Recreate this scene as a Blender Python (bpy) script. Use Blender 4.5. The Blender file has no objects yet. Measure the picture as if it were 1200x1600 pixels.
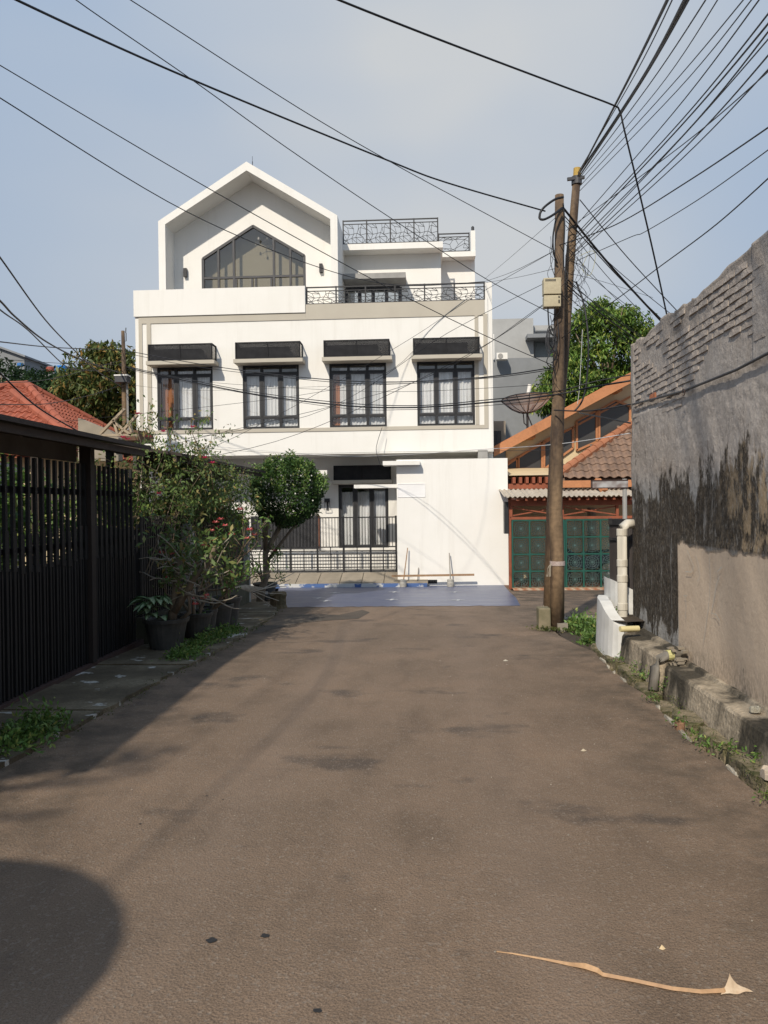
import bpy, bmesh, math, random
import numpy as np
from mathutils import Vector, Matrix
R = math.radians
SC = bpy.context.scene
COL = SC.collection
rnd = random.Random(7)

# ---------------------------------------------------------------- camera
FPX = 1202.0; ROLL = 0.012; EYE = Vector((0, 0, 1.65))
_ps = math.atan(65.1 / FPX); _th = math.atan(9.2 / FPX)
CF = Vector((-math.sin(_ps) * math.cos(_th), math.cos(_ps) * math.cos(_th), -math.sin(_th)))
_r = Vector((math.cos(_ps), math.sin(_ps), 0)); _u = _r.cross(CF)
CR = math.cos(ROLL) * _r - math.sin(ROLL) * _u
CU = math.sin(ROLL) * _r + math.cos(ROLL) * _u
cam = bpy.data.cameras.new('camera'); co = bpy.data.objects.new('camera', cam); COL.objects.link(co)
m = Matrix.Identity(4)
for i in range(3):
    m[i][0] = CR[i]; m[i][1] = CU[i]; m[i][2] = -CF[i]; m[i][3] = EYE[i]
co.matrix_world = m
cam.sensor_fit = 'VERTICAL'; cam.sensor_height = 36; cam.lens = FPX / 1600 * 36
cam.clip_start = 0.05; cam.clip_end = 2000
SC.camera = co

# ---------------------------------------------------------------- sky, sun, exposure
SUN_EL = 39; SUN_AZ = 18.5      # sun stands behind the camera, a little to the left
W = bpy.data.worlds.new("World"); SC.world = W; W.use_nodes = True
nt = W.node_tree; nt.nodes.clear()
def N(t, **k):
    n = nt.nodes.new(t)
    for a, b in k.items(): setattr(n, a, b)
    return n
sky = N('ShaderNodeTexSky', sky_type='NISHITA'); sky.sun_disc = False
sky.sun_elevation = R(SUN_EL); sky.sun_rotation = R(180 + SUN_AZ)
sky.air_density = 1.0; sky.dust_density = 3.0; sky.ozone_density = 1.0; sky.altitude = 50
tc = N('ShaderNodeTexCoord'); mp = N('ShaderNodeMapping'); mp.inputs['Scale'].default_value = (1.0, 1.0, 2.2)
mp.inputs['Location'].default_value = (0.35, 0.1, 0.0)
ns = N('ShaderNodeTexNoise'); ns.inputs['Scale'].default_value = 1.5; ns.inputs['Detail'].default_value = 3; ns.inputs['Roughness'].default_value = .45
rp = N('ShaderNodeValToRGB'); rp.color_ramp.elements[0].position = .42; rp.color_ramp.elements[1].position = .72
rp.color_ramp.elements[0].color = (0, 0, 0, 1); rp.color_ramp.elements[1].color = (.62, .62, .62, 1)
hz = N('ShaderNodeMix', data_type='RGBA'); hz.inputs[0].default_value = .86
# haze veil, paler and greyer towards the horizon
hs = N('ShaderNodeSeparateXYZ'); hr = N('ShaderNodeValToRGB'); he = hr.color_ramp.elements
he[0].position = 0; he[0].color = (.40, .462, .545, 1); he[1].position = .62; he[1].color = (.325, .455, .65, 1)
e_ = he.new(.18); e_.color = (.37, .455, .575, 1)
hm = N('ShaderNodeVectorMath', operation='SCALE'); hm.inputs['Scale'].default_value = 10.9
nt.links.new(tc.outputs['Generated'], hs.inputs[0]) if False else None
mx = N('ShaderNodeMix', data_type='RGBA'); mx.inputs[7].default_value = (5.9, 6.15, 6.4, 1)
bg = N('ShaderNodeBackground'); bg.inputs['Strength'].default_value = 0.1
ou = N('ShaderNodeOutputWorld'); L = nt.links.new
L(tc.outputs['Generated'], hs.inputs[0]); L(hs.outputs[2], hr.inputs[0]); L(hr.outputs[0], hm.inputs[0]); L(hm.outputs[0], hz.inputs[7])
# one broad thin cloud high over the house, broken up by noise
cl = N('ShaderNodeVectorMath', operation='DISTANCE'); cl.inputs[1].default_value = tuple((CF + CR * .02 + CU * .60).normalized())
cr_ = N('ShaderNodeMapRange'); cr_.inputs['From Min'].default_value = .62; cr_.inputs['From Max'].default_value = .05; cr_.interpolation_type = 'SMOOTHSTEP'
cq = N('ShaderNodeMath', operation='MULTIPLY'); cq.use_clamp = True; cw = N('ShaderNodeMath', operation='MULTIPLY_ADD'); cw.inputs[1].default_value = 1.5; cw.inputs[2].default_value = .35
L(tc.outputs['Generated'], cl.inputs[0]); L(cl.outputs['Value'], cr_.inputs['Value']); L(rp.outputs[0], cw.inputs[0]); L(cw.outputs[0], cq.inputs[0]); L(cr_.outputs[0], cq.inputs[1])
cz = N('ShaderNodeMath', operation='MULTIPLY_ADD'); cz.inputs[1].default_value = .25; L(rp.outputs[0], cz.inputs[0]); L(cq.outputs[0], cz.inputs[2])
L(tc.outputs['Generated'], mp.inputs[0]); L(mp.outputs[0], ns.inputs['Vector']); L(ns.outputs[0], rp.inputs[0])
L(sky.outputs[0], hz.inputs[6]); L(hz.outputs[2], mx.inputs[6]); L(cz.outputs[0], mx.inputs[0])
L(mx.outputs[2], bg.inputs[0]); L(bg.outputs[0], ou.inputs[0])
sd = bpy.data.lights.new('sun', 'SUN'); sd.energy = 3.9; sd.angle = R(1.0); sd.color = (1, .91, .775)
so = bpy.data.objects.new('sun', sd); COL.objects.link(so)
sdir = Vector((math.sin(R(SUN_AZ)) * math.cos(R(SUN_EL)), math.cos(R(SUN_AZ)) * math.cos(R(SUN_EL)), -math.sin(R(SUN_EL))))
so.rotation_euler = sdir.to_track_quat('-Z', 'Y').to_euler(); so.location = (-8, -12, 14)
vs = SC.view_settings; vs.view_transform = 'Standard'; vs.look = 'None'; vs.gamma = 1; vs.exposure = 0; vs.use_curve_mapping = False
SC.cycles.max_bounces = 6; SC.cycles.transparent_max_bounces = 12

# ---------------------------------------------------------------- surveying helpers
# the photograph was measured once: a pixel's ray is met with a real plane (a facade, a wall, the ground)
def ray(px, py): return CF + CR * ((px - 600) / FPX) - CU * ((py - 800) / FPX)
def WY(px, py, Y): d = ray(px, py); return EYE + d * (Y / d.y)
def WX(px, py, X): d = ray(px, py); return EYE + d * (X / d.x)
def gz(Y): return -0.35 * min(max((Y - 8) / 11, 0), 1)
def G(px, py):
    z = 0.0; d = ray(px, py)
    for i in range(50):
        p = EYE + d * ((z - EYE.z) / d.z); z = .5 * z + .5 * gz(p.y)
    return Vector((p.x, p.y, z))

# ---------------------------------------------------------------- materials
def new_mat(name):
    m = bpy.data.materials.new(name); m.use_nodes = True; t = m.node_tree; t.nodes.clear()
    o = t.nodes.new('ShaderNodeOutputMaterial'); b = t.nodes.new('ShaderNodeBsdfPrincipled'); t.links.new(b.outputs[0], o.inputs[0])
    return m, t, b
def c4(c): return (c[0], c[1], c[2], 1)
def tn(t, ty, **k):
    n = t.nodes.new(ty)
    for a, b in k.items(): setattr(n, a, b)
    return n
def noise(t, sc, det=4, vec=None, stretch=None, rough=.55, dist=0):
    n = tn(t, 'ShaderNodeTexNoise'); n.inputs['Scale'].default_value = sc; n.inputs['Detail'].default_value = det; n.inputs['Roughness'].default_value = rough
    n.inputs['Distortion'].default_value = dist
    if vec is None: vec = tn(t, 'ShaderNodeTexCoord').outputs['Object']
    if stretch:
        q = tn(t, 'ShaderNodeMapping'); q.inputs['Scale'].default_value = stretch; t.links.new(vec, q.inputs[0]); vec = q.outputs[0]
    t.links.new(vec, n.inputs['Vector']); return n.outputs[0]
def ramp(t, fac, stops):
    r = tn(t, 'ShaderNodeValToRGB'); e = r.color_ramp.elements
    while len(e) < len(stops): e.new(.5)
    for i, (p, c) in enumerate(stops):
        e[i].position = p; e[i].color = c4(c) if not isinstance(c, (int, float)) else (c, c, c, 1)
    t.links.new(fac, r.inputs[0]); return r.outputs[0]
def mix(t, fac, a, b, mode='MIX'):
    m = tn(t, 'ShaderNodeMix', data_type='RGBA', blend_type=mode)
    for s, v in ((0, fac), (6, a), (7, b)):
        if hasattr(v, 'is_linked') or hasattr(v, 'links'): t.links.new(v, m.inputs[s])
        else: m.inputs[s].default_value = v if s == 0 else c4(v)
    return m.outputs[2]
def mth(t, op, a, b=None, c=None, clamp=False):
    m = tn(t, 'ShaderNodeMath', operation=op); m.use_clamp = clamp
    for i, v in enumerate((a, b, c)):
        if v is None: continue
        if hasattr(v, 'links'): t.links.new(v, m.inputs[i])
        else: m.inputs[i].default_value = v
    return m.outputs[0]
def bump(t, b, h, st, d=.01, prev=None):
    n = tn(t, 'ShaderNodeBump'); n.inputs['Strength'].default_value = st; n.inputs['Distance'].default_value = d
    t.links.new(h, n.inputs['Height'])
    if prev: t.links.new(prev, n.inputs['Normal'])
    t.links.new(n.outputs[0], b.inputs['Normal']); return n.outputs[0]
def mat(name, a, b2=None, rough=.7, sc=4, det=5, lo=.35, hi=.7, bm=.0, bsc=60, bd=.01, stretch=None, metal=0, isl=0, spec=.4, fine=None):
    """two-tone noise material with optional relief; isl: brightness change from piece to piece"""
    m, t, b = new_mat(name)
    b2 = b2 or tuple(x * .8 for x in a)
    n = noise(t, sc, det, stretch=stretch)
    c = ramp(t, n, [(lo, a), (hi, b2)])
    if fine:
        n2 = noise(t, fine[0], 3); c = mix(t, 1.0, c, ramp(t, n2, [(.3, 1 - fine[1]), (.7, 1 + fine[1] * .5)]), 'MULTIPLY')
    if isl:
        g = tn(t, 'ShaderNodeNewGeometry').outputs['Random Per Island'] if isl > 0 else tn(t, 'ShaderNodeObjectInfo').outputs['Random']
        c = mix(t, 1.0, c, ramp(t, g, [(0, 1 - abs(isl)), (1, 1 + abs(isl))]), 'MULTIPLY')
    t.links.new(c, b.inputs['Base Color'])
    b.inputs['Roughness'].default_value = rough; b.inputs['Metallic'].default_value = metal; b.inputs['Specular IOR Level'].default_value = spec
    if bm: bump(t, b, noise(t, bsc, 4), bm, bd)
    return m
def leafmat(name, a, b2, c3=None, rough=.5, trans=.25):
    m, t, b = new_mat(name)
    g = tn(t, 'ShaderNodeNewGeometry').outputs['Random Per Island']
    st = [(0, a), (.75, b2)] + ([(.97, c3)] if c3 else [])
    c = ramp(t, g, st)
    n = noise(t, 1.6, 2); c = mix(t, 1.0, c, ramp(t, n, [(.3, .65), (.7, 1.35)]), 'MULTIPLY')
    t.links.new(c, b.inputs['Base Color']); b.inputs['Roughness'].default_value = rough; b.inputs['Specular IOR Level'].default_value = .35
    o = [x for x in t.nodes if x.type == 'OUTPUT_MATERIAL'][0]
    tr = tn(t, 'ShaderNodeBsdfTranslucent'); t.links.new(c, tr.inputs[0]); ms = tn(t, 'ShaderNodeMixShader'); ms.inputs[0].default_value = trans
    t.links.new(b.outputs[0], ms.inputs[1]); t.links.new(tr.outputs[0], ms.inputs[2]); t.links.new(ms.outputs[0], o.inputs[0])
    return m

# ---------------------------------------------------------------- mesh helpers
class MB:
    def __init__(s): s.v = []; s.f = []
    def add(s, V, F):
        o = len(s.v); s.v += [tuple(p) for p in V]; s.f += [tuple(i + o for i in f) for f in F]; return s
    def box(s, x0, x1, y0, y1, z0, z1):
        V = [(x, y, z) for z in (z0, z1) for y in (y0, y1) for x in (x0, x1)]
        return s.add(V, [(0, 2, 3, 1), (4, 5, 7, 6), (0, 1, 5, 4), (2, 6, 7, 3), (0, 4, 6, 2), (1, 3, 7, 5)])
    def bar(s, a, b, w, h=None, up=(0, 0, 1)):
        """square bar from a to b"""
        a = Vector(a); b = Vector(b); h = h or w; d = (b - a).normalized(); u = Vector(up)
        if abs(d.dot(u)) > .98: u = Vector((0, 1, 0))
        x = d.cross(u).normalized(); y = x.cross(d).normalized()
        V = [p + x * (i * w / 2) + y * (j * h / 2) for p in (a, b) for i, j in ((-1, -1), (1, -1), (1, 1), (-1, 1))]
        return s.add(V, [(0, 1, 2, 3), (7, 6, 5, 4), (0, 4, 5, 1), (1, 5, 6, 2), (2, 6, 7, 3), (3, 7, 4, 0)])
    def tube(s, pts, r, n=6, cap=True):
        pts = [Vector(p) for p in pts]; k = len(pts)
        if not hasattr(r, '__len__'): r = [r] * k
        o = len(s.v); ref = Vector((.13, .21, .97))
        for i, p in enumerate(pts):
            d = (pts[min(i + 1, k - 1)] - pts[max(i - 1, 0)]).normalized()
            if abs(d.dot(ref)) > .97: ref = Vector((1, .1, 0))
            x = d.cross(ref).normalized(); y = x.cross(d)
            for j in range(n):
                a = 2 * math.pi * j / n; s.v.append(tuple(p + x * (math.cos(a) * r[i]) + y * (math.sin(a) * r[i])))
        for i in range(k - 1):
            for j in range(n):
                a = o + i * n + j; b = o + i * n + (j + 1) % n; s.f.append((a, b, b + n, a + n))
        if cap:
            s.f.append(tuple(o + j for j in range(n))[::-1]); s.f.append(tuple(o + (k - 1) * n + j for j in range(n)))
        return s
    def lathe(s, c, prof, n=20, cap=True):
        o = len(s.v); c = Vector(c)
        for r, z in prof:
            for j in range(n):
                a = 2 * math.pi * j / n; s.v.append((c.x + r * math.cos(a), c.y + r * math.sin(a), c.z + z))
        for i in range(len(prof) - 1):
            for j in range(n):
                a = o + i * n + j; b = o + i * n + (j + 1) % n; s.f.append((a, b, b + n, a + n))
        if cap:
            s.f.append(tuple(o + j for j in range(n))[::-1]); s.f.append(tuple(o + (len(prof) - 1) * n + j for j in range(n)))
        return s
    def prism(s, poly, v):
        """extrude a polygon (3D points) along vector v"""
        k = len(poly); v = Vector(v); P = [Vector(p) for p in poly]
        return s.add(P + [p + v for p in P], [tuple(range(k))[::-1], tuple(range(k, 2 * k))] + [(i, (i + 1) % k, (i + 1) % k + k, i + k) for i in range(k)])
def wloc(p):
    v = Vector((0, 0, 0))
    while p is not None: v += Vector(p.location); p = p.parent
    return v
def ob(name, mb, m, parent=None, origin=None, smooth=False, bevel=0, label=None, cat=None, group=None, kind=None):
    if isinstance(mb, MB): V = np.array(mb.v, dtype=float); F = mb.f
    else: V, F = mb
    if origin is None:
        origin = Vector(((V[:, 0].min() + V[:, 0].max()) / 2, (V[:, 1].min() + V[:, 1].max()) / 2, V[:, 2].min()))
    origin = Vector(origin); V = V - np.array(origin)
    me = bpy.data.meshes.new(name)
    if isinstance(F, np.ndarray):
        k = F.shape[1]; me.vertices.add(len(V)); me.vertices.foreach_set('co', V.astype(np.float32).ravel())
        me.loops.add(F.size); me.loops.foreach_set('vertex_index', F.astype(np.int32).ravel())
        me.polygons.add(len(F)); me.polygons.foreach_set('loop_start', (np.arange(len(F)) * k).astype(np.int32)); me.update(calc_edges=True)
    else: me.from_pydata([tuple(p) for p in V], [], F)
    if not isinstance(F, np.ndarray):
        bm = bmesh.new(); bm.from_mesh(me); bmesh.ops.recalc_face_normals(bm, faces=bm.faces); bm.to_mesh(me); bm.free()
    if smooth: me.polygons.foreach_set('use_smooth', [True] * len(me.polygons))
    me.materials.append(m)
    o = bpy.data.objects.new(name, me); COL.objects.link(o)
    if parent is not None: o.parent = parent; o.location = origin - wloc(parent)
    else: o.location = origin
    if bevel:
        b = o.modifiers.new('bevel', 'BEVEL'); b.width = bevel; b.segments = 2; b.limit_method = 'ANGLE'
    tag(o, label, cat, group, kind)
    return o
def tag(o, label=None, cat=None, group=None, kind=None):
    for k, v in (('label', label), ('category', cat), ('group', group), ('kind', kind)):
        if v: o[k] = v
    return o
def thing(name, loc, label, cat, group=None):
    o = bpy.data.objects.new(name, None); COL.objects.link(o); o.location = loc; o.empty_display_size = .1
    return tag(o, label, cat, group)
def dup(o, d=(0, 0, 0), parent=None, label=None):
    c = o.copy(); COL.objects.link(c); c.parent = parent if parent is not None else o.parent
    c.location = Vector(o.location) + Vector(d)
    if label: c['label'] = label
    for ch in list(o.children): dup(ch, parent=c)
    return c
def leaves(name, P, size, m, parent=None, seed=0, asp=.42, droop=.2, origin=None, normal_up=.6, **k):
    """one small folded leaf at every point of P"""
    g = np.random.default_rng(seed); n = len(P); P = np.asarray(P, dtype=float)
    d = g.normal(size=(n, 3)); d[:, 2] -= droop * 1.5; d /= np.linalg.norm(d, axis=1)[:, None]
    nn = g.normal(size=(n, 3)); nn[:, 2] += normal_up * 2; w = np.cross(d, nn); w /= np.linalg.norm(w, axis=1)[:, None] + 1e-9
    up = np.cross(w, d); s = size * g.uniform(.6, 1.3, n)[:, None]
    V = np.stack([P, P + d * s * .5 + w * s * asp * .5 + up * s * .08, P + d * s - up * s * .1, P + d * s * .5 - w * s * asp * .5 + up * s * .08], 1).reshape(-1, 3)
    F = np.arange(4 * n).reshape(n, 4)
    return ob(name, (V, F), m, parent, origin=origin, **k)
def crown_pts(c, rad, ncl, per, cr, seed, lo=-1., hollow=.55, squash=.75):
    g = np.random.default_rng(seed); out = []; c = np.array(c, dtype=float); rad = np.array(rad, dtype=float)
    k = 0
    while k < ncl:
        d = g.normal(size=3); d /= np.linalg.norm(d)
        if d[2] < lo: continue
        q = c + rad * d * g.uniform(hollow, 1) ** .7; r = cr * g.uniform(.55, 1.35)
        e = g.normal(size=(per, 3)); e /= np.linalg.norm(e, axis=1)[:, None]
        e = e * (g.uniform(.25, 1, per) ** .6)[:, None] * r; e[:, 2] *= squash; out.append(q + e); k += 1
    return np.concatenate(out)
def sheet(name, poly, m, dz=0, thick=0, parent=None, grid=0, **k):
    """flat polygon laid on the gently falling ground"""
    bm = bmesh.new(); bm.faces.new([bm.verts.new((p[0], p[1], 0)) for p in poly])
    cuts = [8, 19]
    if grid:
        ys = [p[1] for p in poly]; cuts += [min(ys) + grid * i for i in range(1, int((max(ys) - min(ys)) / grid))]
    for Y in cuts: bmesh.ops.bisect_plane(bm, geom=bm.verts[:] + bm.edges[:] + bm.faces[:], plane_co=(0, Y, 0), plane_no=(0, 1, 0))
    for v in bm.verts: v.co.z = gz(v.co.y) + dz
    if thick:
        r = bmesh.ops.extrude_face_region(bm, geom=bm.faces[:])
        for v in [e for e in r['geom'] if isinstance(e, bmesh.types.BMVert)]: v.co.z += thick
    bmesh.ops.recalc_face_normals(bm, faces=bm.faces)
    if not thick:
        for f in bm.faces:
            if f.normal.z < 0: f.normal_flip()
    mb = MB(); bm.verts.index_update(); mb.v = [tuple(v.co) for v in bm.verts]; mb.f = [tuple(v.index for v in f.verts) for f in bm.faces]; bm.free()
    return ob(name, mb, m, parent, **k)
# ================================================================ MATERIALS
def road_mat():
    m, t, b = new_mat('asphalt')
    g = noise(t, 150, 3, rough=.85); big = noise(t, .55, 5, rough=.6); med = noise(t, 3.2, 4, stretch=(1, .45, 1)); fleck = noise(t, 60, 3, rough=.7)
    vor = tn(t, 'ShaderNodeTexVoronoi'); vor.inputs['Scale'].default_value = 88; t.links.new(tn(t, 'ShaderNodeTexCoord').outputs['Object'], vor.inputs['Vector'])
    c = ramp(t, big, [(.3, (.162, .116, .080)), (.52, (.202, .143, .099)), (.75, (.245, .168, .112))])
    c = mix(t, 1, c, ramp(t, med, [(.3, .8), (.5, 1.0), (.7, 1.07)]), 'MULTIPLY')
    dark = noise(t, 1.25, 5, rough=.6, stretch=(.7, 1.1, 1)); c = mix(t, ramp(t, dark, [(.585, 0), (.66, .7)]), c, (.075, .06, .05))
    c = mix(t, 1, c, ramp(t, g, [(.30, .3), (.47, 1.0), (.7, 1.5)]), 'MULTIPLY')
    c = mix(t, ramp(t, vor.outputs['Color'], [(.72, 0), (.86, .42)]), c, (.3, .25, .2))
    c = mix(t, ramp(t, fleck, [(.7, 0), (.76, .5)]), c, (.34, .3, .25))
    sx = tn(t, 'ShaderNodeSeparateXYZ'); t.links.new(tn(t, 'ShaderNodeNewGeometry').outputs['Position'], sx.inputs[0])
    ed = mth(t, 'MULTIPLY', mth(t, 'SUBTRACT', mth(t, 'ABSOLUTE', mth(t, 'ADD', sx.outputs[0], .35)), 1.25), 1.1, clamp=True)
    c = mix(t, mth(t, 'MULTIPLY', ed, ramp(t, noise(t, 2.6, 6, rough=.7), [(.42, 0), (.62, .8)])), c, (.075, .06, .044))
    trk = mth(t, 'SUBTRACT', 1, mth(t, 'MULTIPLY', mth(t, 'ABSOLUTE', mth(t, 'SUBTRACT', mth(t, 'ABSOLUTE', mth(t, 'ADD', sx.outputs[0], .3)), .75)), 3.2), clamp=True)
    c = mix(t, mth(t, 'MULTIPLY', trk, .22), c, (.27, .20, .15))
    # worn paler ring of surface at the left edge, moss tint on both borders
    t.links.new(c, b.inputs['Base Color']); b.inputs['Roughness'].default_value = .88; b.inputs['Specular IOR Level'].default_value = .3
    p = bump(t, b, vor.outputs['Distance'], .6, .006); p = bump(t, b, g, .7, .006, p); bump(t, b, noise(t, 9, 4), .25, .03, p)
    return m
M = {}
M['road'] = road_mat()
M['white'] = mat('white_paint', (.83, .81, .765), (.78, .76, .71), .75, 1.1, 6, .3, .75, .12, 90, .004, spec=.25)
_t = M['white'].node_tree; _b = [x for x in _t.nodes if x.type == 'BSDF_PRINCIPLED'][0]; _p = tn(_t, 'ShaderNodeNewGeometry').outputs['Position']
_c = [l.from_socket for l in _t.links if l.to_socket == _b.inputs['Base Color']][0]
_s = noise(_t, 1.7, 7, vec=_p, stretch=(2.2, 2.2, .16), rough=.7)     # faint rain streaks and uneven rolling of the paint
_c = mix(_t, ramp(_t, _s, [(.53, 0), (.75, .32)]), _c, (.60, .565, .50)); _t.links.new(_c, _b.inputs['Base Color'])
bump(_t, _b, noise(_t, 2.2, 4, vec=_p), .12, .03, bump(_t, _b, noise(_t, 90, 3), .1, .004))
M['greige'] = mat('greige_paint', (.50, .46, .385), (.47, .43, .36), .8, 2, 4, bm=.1, bsc=90, bd=.004, spec=.2)
M['shade_white'] = M['white']
M['black'] = mat('black_metal', (.018, .018, .02), (.028, .028, .03), .45, 6, 4, bm=.05)
M['darkgrey'] = mat('dark_grey_metal', (.045, .045, .05), (.06, .06, .065), .5, 5)
M['slatgrey'] = mat('louvre_grey', (.032, .032, .035), (.045, .045, .048), .8, 5, spec=.2)
M['matblack'] = mat('matt_black_metal', (.022, .022, .024), (.03, .03, .032), .85, 5, spec=.15)
M['cement'] = mat('grey_cement', (.36, .35, .33), (.28, .27, .255), .85, 4, 6, bm=.15, bsc=40)
def glassmat(name, tint=(.9, .92, .9), gl=.12):
    m, t, b = new_mat(name); o = [x for x in t.nodes if x.type == 'OUTPUT_MATERIAL'][0]
    tr = tn(t, 'ShaderNodeBsdfTransparent'); tr.inputs[0].default_value = c4(tint); g = tn(t, 'ShaderNodeBsdfGlossy'); g.inputs['Roughness'].default_value = .03
    lw = tn(t, 'ShaderNodeLayerWeight'); lw.inputs[0].default_value = .35; ms = tn(t, 'ShaderNodeMixShader')
    t.links.new(mth(t, 'ADD', mth(t, 'MULTIPLY', mth(t, 'POWER', lw.outputs['Facing'], 4), .5), gl, clamp=True), ms.inputs[0])
    t.links.new(tr.outputs[0], ms.inputs[1]); t.links.new(g.outputs[0], ms.inputs[2]); t.links.new(ms.outputs[0], o.inputs[0]); t.nodes.remove(b)
    return m
M['glass'] = glassmat('window_glass', (.97, .98, .97), .08); M['glass2'] = glassmat('tinted_glass', (.88, .87, .83), .10)
def curtainmat(name, a):
    m, t, b = new_mat(name)
    n = noise(t, 3, 2, stretch=(9, 1, .15)); c = ramp(t, n, [(.3, tuple(x * .72 for x in a)), (.65, a)])
    t.links.new(c, b.inputs['Base Color']); b.inputs['Roughness'].default_value = .95
    return m
M['curtain'] = curtainmat('curtain_white', (.86, .84, .87)); M['curtainb'] = curtainmat('curtain_brown', (.42, .17, .08))
M['room'] = mat('room_wall', (.43, .40, .33), (.40, .37, .305), .9, 1)
M['blue'] = mat('blue_floor_paint', (.085, .105, .19), (.16, .175, .235), .38, 1.6, 6, .4, .75, .12, 120, .004, stretch=(1, 2.4, 1), fine=(14, .18), spec=.5)
M['bluebright'] = mat('blue_kerb_paint', (.07, .13, .30), (.55, .55, .53), .6, 3.2, 5, .47, .53, stretch=(1, 1, 1))
M['markwhite'] = mat('white_marking', (.75, .75, .72), (.5, .5, .5), .8, 9)
M['paver'] = mat('pavement_slab', (.33, .28, .215), (.25, .215, .165), .9, 3, 6, isl=-.12, bm=.2, bsc=50)
M['soil'] = mat('soil', (.07, .05, .033), (.04, .03, .02), .95, 6, 6, bm=.6, bsc=30, bd=.02)
M['moss'] = leafmat('moss_leaf', (.06, .085, .02), (.10, .12, .03), (.2, .17, .08))

# ================================================================ GROUND, ROAD
def big_ground():
    mb = MB(); X = [-300, -40, 40, 300]; Y = [-60, 8, 19, 60, 600]
    for y in Y:
        for x in X: mb.v.append((x, y, gz(y) - .30))
    for j in range(4):
        for i in range(3): a = j * 4 + i; mb.f.append((a, a + 1, a + 5, a + 4))
    ob('ground', mb, M['soil'], kind='structure', origin=(0, 0, 0))
big_ground()
# the left road edge as surveyed
EDGE = [(-2.9, -6), (-2.85, 2.5), (-2.78, 4.0), (-2.72, 4.8), (-2.64, 5.6), (-2.59, 6.23), (-2.56, 6.8), (-2.52, 7.5), (-2.44, 8.1), (-2.42, 9.0), (-2.43, 10.2), (-2.47, 11.4), (-2.5, 12.45), (-2.6, 13.4), (-2.85, 14.3), (-3.4, 15.2)]
def edge(y):
    for (x0, y0), (x1, y1) in zip(EDGE, EDGE[1:]):
        if y0 <= y <= y1: return x0 + (x1 - x0) * (y - y0) / (y1 - y0)
    return EDGE[-1][0]
RX = 1.84
rl = [(-3.3, -6), (RX, -6)]
wig = [(RX + .025 * math.sin(y * 3.1) + .02 * math.sin(y * 7.7 + 1), y) for y in np.arange(-5.5, 8.6, .35)]
rl += wig + [(1.9, 8.75), (1.78, 9.4), (1.72, 10.2), (1.75, 10.9), (1.95, 11.3), (2.5, 11.5), (3.2, 11.6), (30, 11.6), (30, 17.62), (1.93, 17.62), (1.93, 19.2), (-3.5, 19.2), (-3.5, 17.3), (-30, 17.3), (-30, 16.9), (-4.3, 16.9), (-4.0, 16.3), (-3.4, 15.2)]
sheet('road', rl, M['road'], dz=-.29, thick=.29, kind='structure', origin=(0, 0, 0))
# blue painted floor in front of the house
_rb = random.Random(5); blp = [G(*p) for p in [(436, 914), (787, 914), (797, 926), (806, 934), (813, 946.5)] + [(813 - k * 9.0, 946.6 + k * .06 + _rb.uniform(-.5, .5)) for k in range(1, 42)] + [(431, 950)]]
blue = sheet('painted_driveway', [(p.x, p.y) for p in blp], M['blue'], dz=.006, kind='structure')
for px, py in [(523, 926.7), (616, 925.6), (711, 925.6), (509, 939.5), (612, 937.6), (716, 938.3), (498, 935)]:
    p = G(px, py); mb = MB(); s = .13
    for a in ((.1, .995), (.97, -.25)):
        dx, dy = a[0] * s, a[1] * s; nx, ny = -a[1] * .028, a[0] * .028
        mb.add([(p.x - dx - nx, p.y - dy - ny, p.z + .010), (p.x + dx - nx, p.y + dy - ny, p.z + .010 - .0318 * 2 * dy / 2), (p.x + dx + nx, p.y + dy + ny, p.z + .010 - .0318 * dy), (p.x - dx + nx, p.y - dy + ny, p.z + .010)], [(0, 1, 2, 3)])
    for k in range(len(mb.v)): v = mb.v[k]; mb.v[k] = (v[0], v[1], gz(v[1]) + .010 + (.002 if k > 3 else 0))
    ob('cross_marking', mb, M['markwhite'], blue)
pp_ = [G(*p) for p in [(392, 990), (408, 978), (428, 967), (455, 962), (490, 960), (530, 961), (566, 953), (578, 957), (560, 967), (510, 970), (470, 974), (432, 982), (405, 990)]]
sheet('asphalt_patch', [(p.x, p.y) for p in pp_], mat('dark_asphalt', (.085, .07, .055), (.13, .10, .075), .9, 3, 6, bm=.4, bsc=90, bd=.006, fine=(70, .3)), dz=.004, kind='structure')
# raised tiled strip under the house gate, blue and white kerb in front of it
pv = thing('tiled_apron', (-2.2, 19.3, gz(19.3)), 'tiled brown apron along the white house gate', 'pavement'); pv['kind'] = 'structure'; del pv['label']; del pv['category']
for i in range(9):
    x0 = -4.9 + i * .55; mb = MB(); h = rnd.uniform(0, .004)
    mb.add([(x0, 19.02, -.235 + h), (x0 + .535, 19.02, -.235 + h), (x0 + .535, 19.75, -.05 + h), (x0, 19.75, -.05 + h), (x0, 19.02, -.36), (x0 + .535, 19.02, -.36), (x0 + .535, 19.75, -.36), (x0, 19.75, -.36)], [(0, 1, 2, 3), (4, 5, 1, 0), (5, 6, 2, 1), (7, 4, 0, 3), (6, 7, 3, 2)])
    ob('slab', mb, M['paver'], pv)
mb = MB(); mb.box(-4.9, .02, 19.75, 21.0, -.36, -.055); ob('porch_floor', mb, M['cement'], pv)
mb = MB(); mb.box(-4.9, .02, 18.9, 19.015, -.36, -.262); ob('painted_kerb', mb, M['bluebright'], pv)

# ================================================================ WHITE HOUSE
YF = 19.6
house = thing('white_house', (-2.9, 20.5, -.35), 'white three storey house with gabled glass attic and four black framed windows', 'house')
def P(px, py, Y=YF): p = WY(px, py, Y); return p.x, p.z
xl, xr = -7.46, 1.735
zb = P(550, 709)[1]; zt = 7.3
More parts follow.
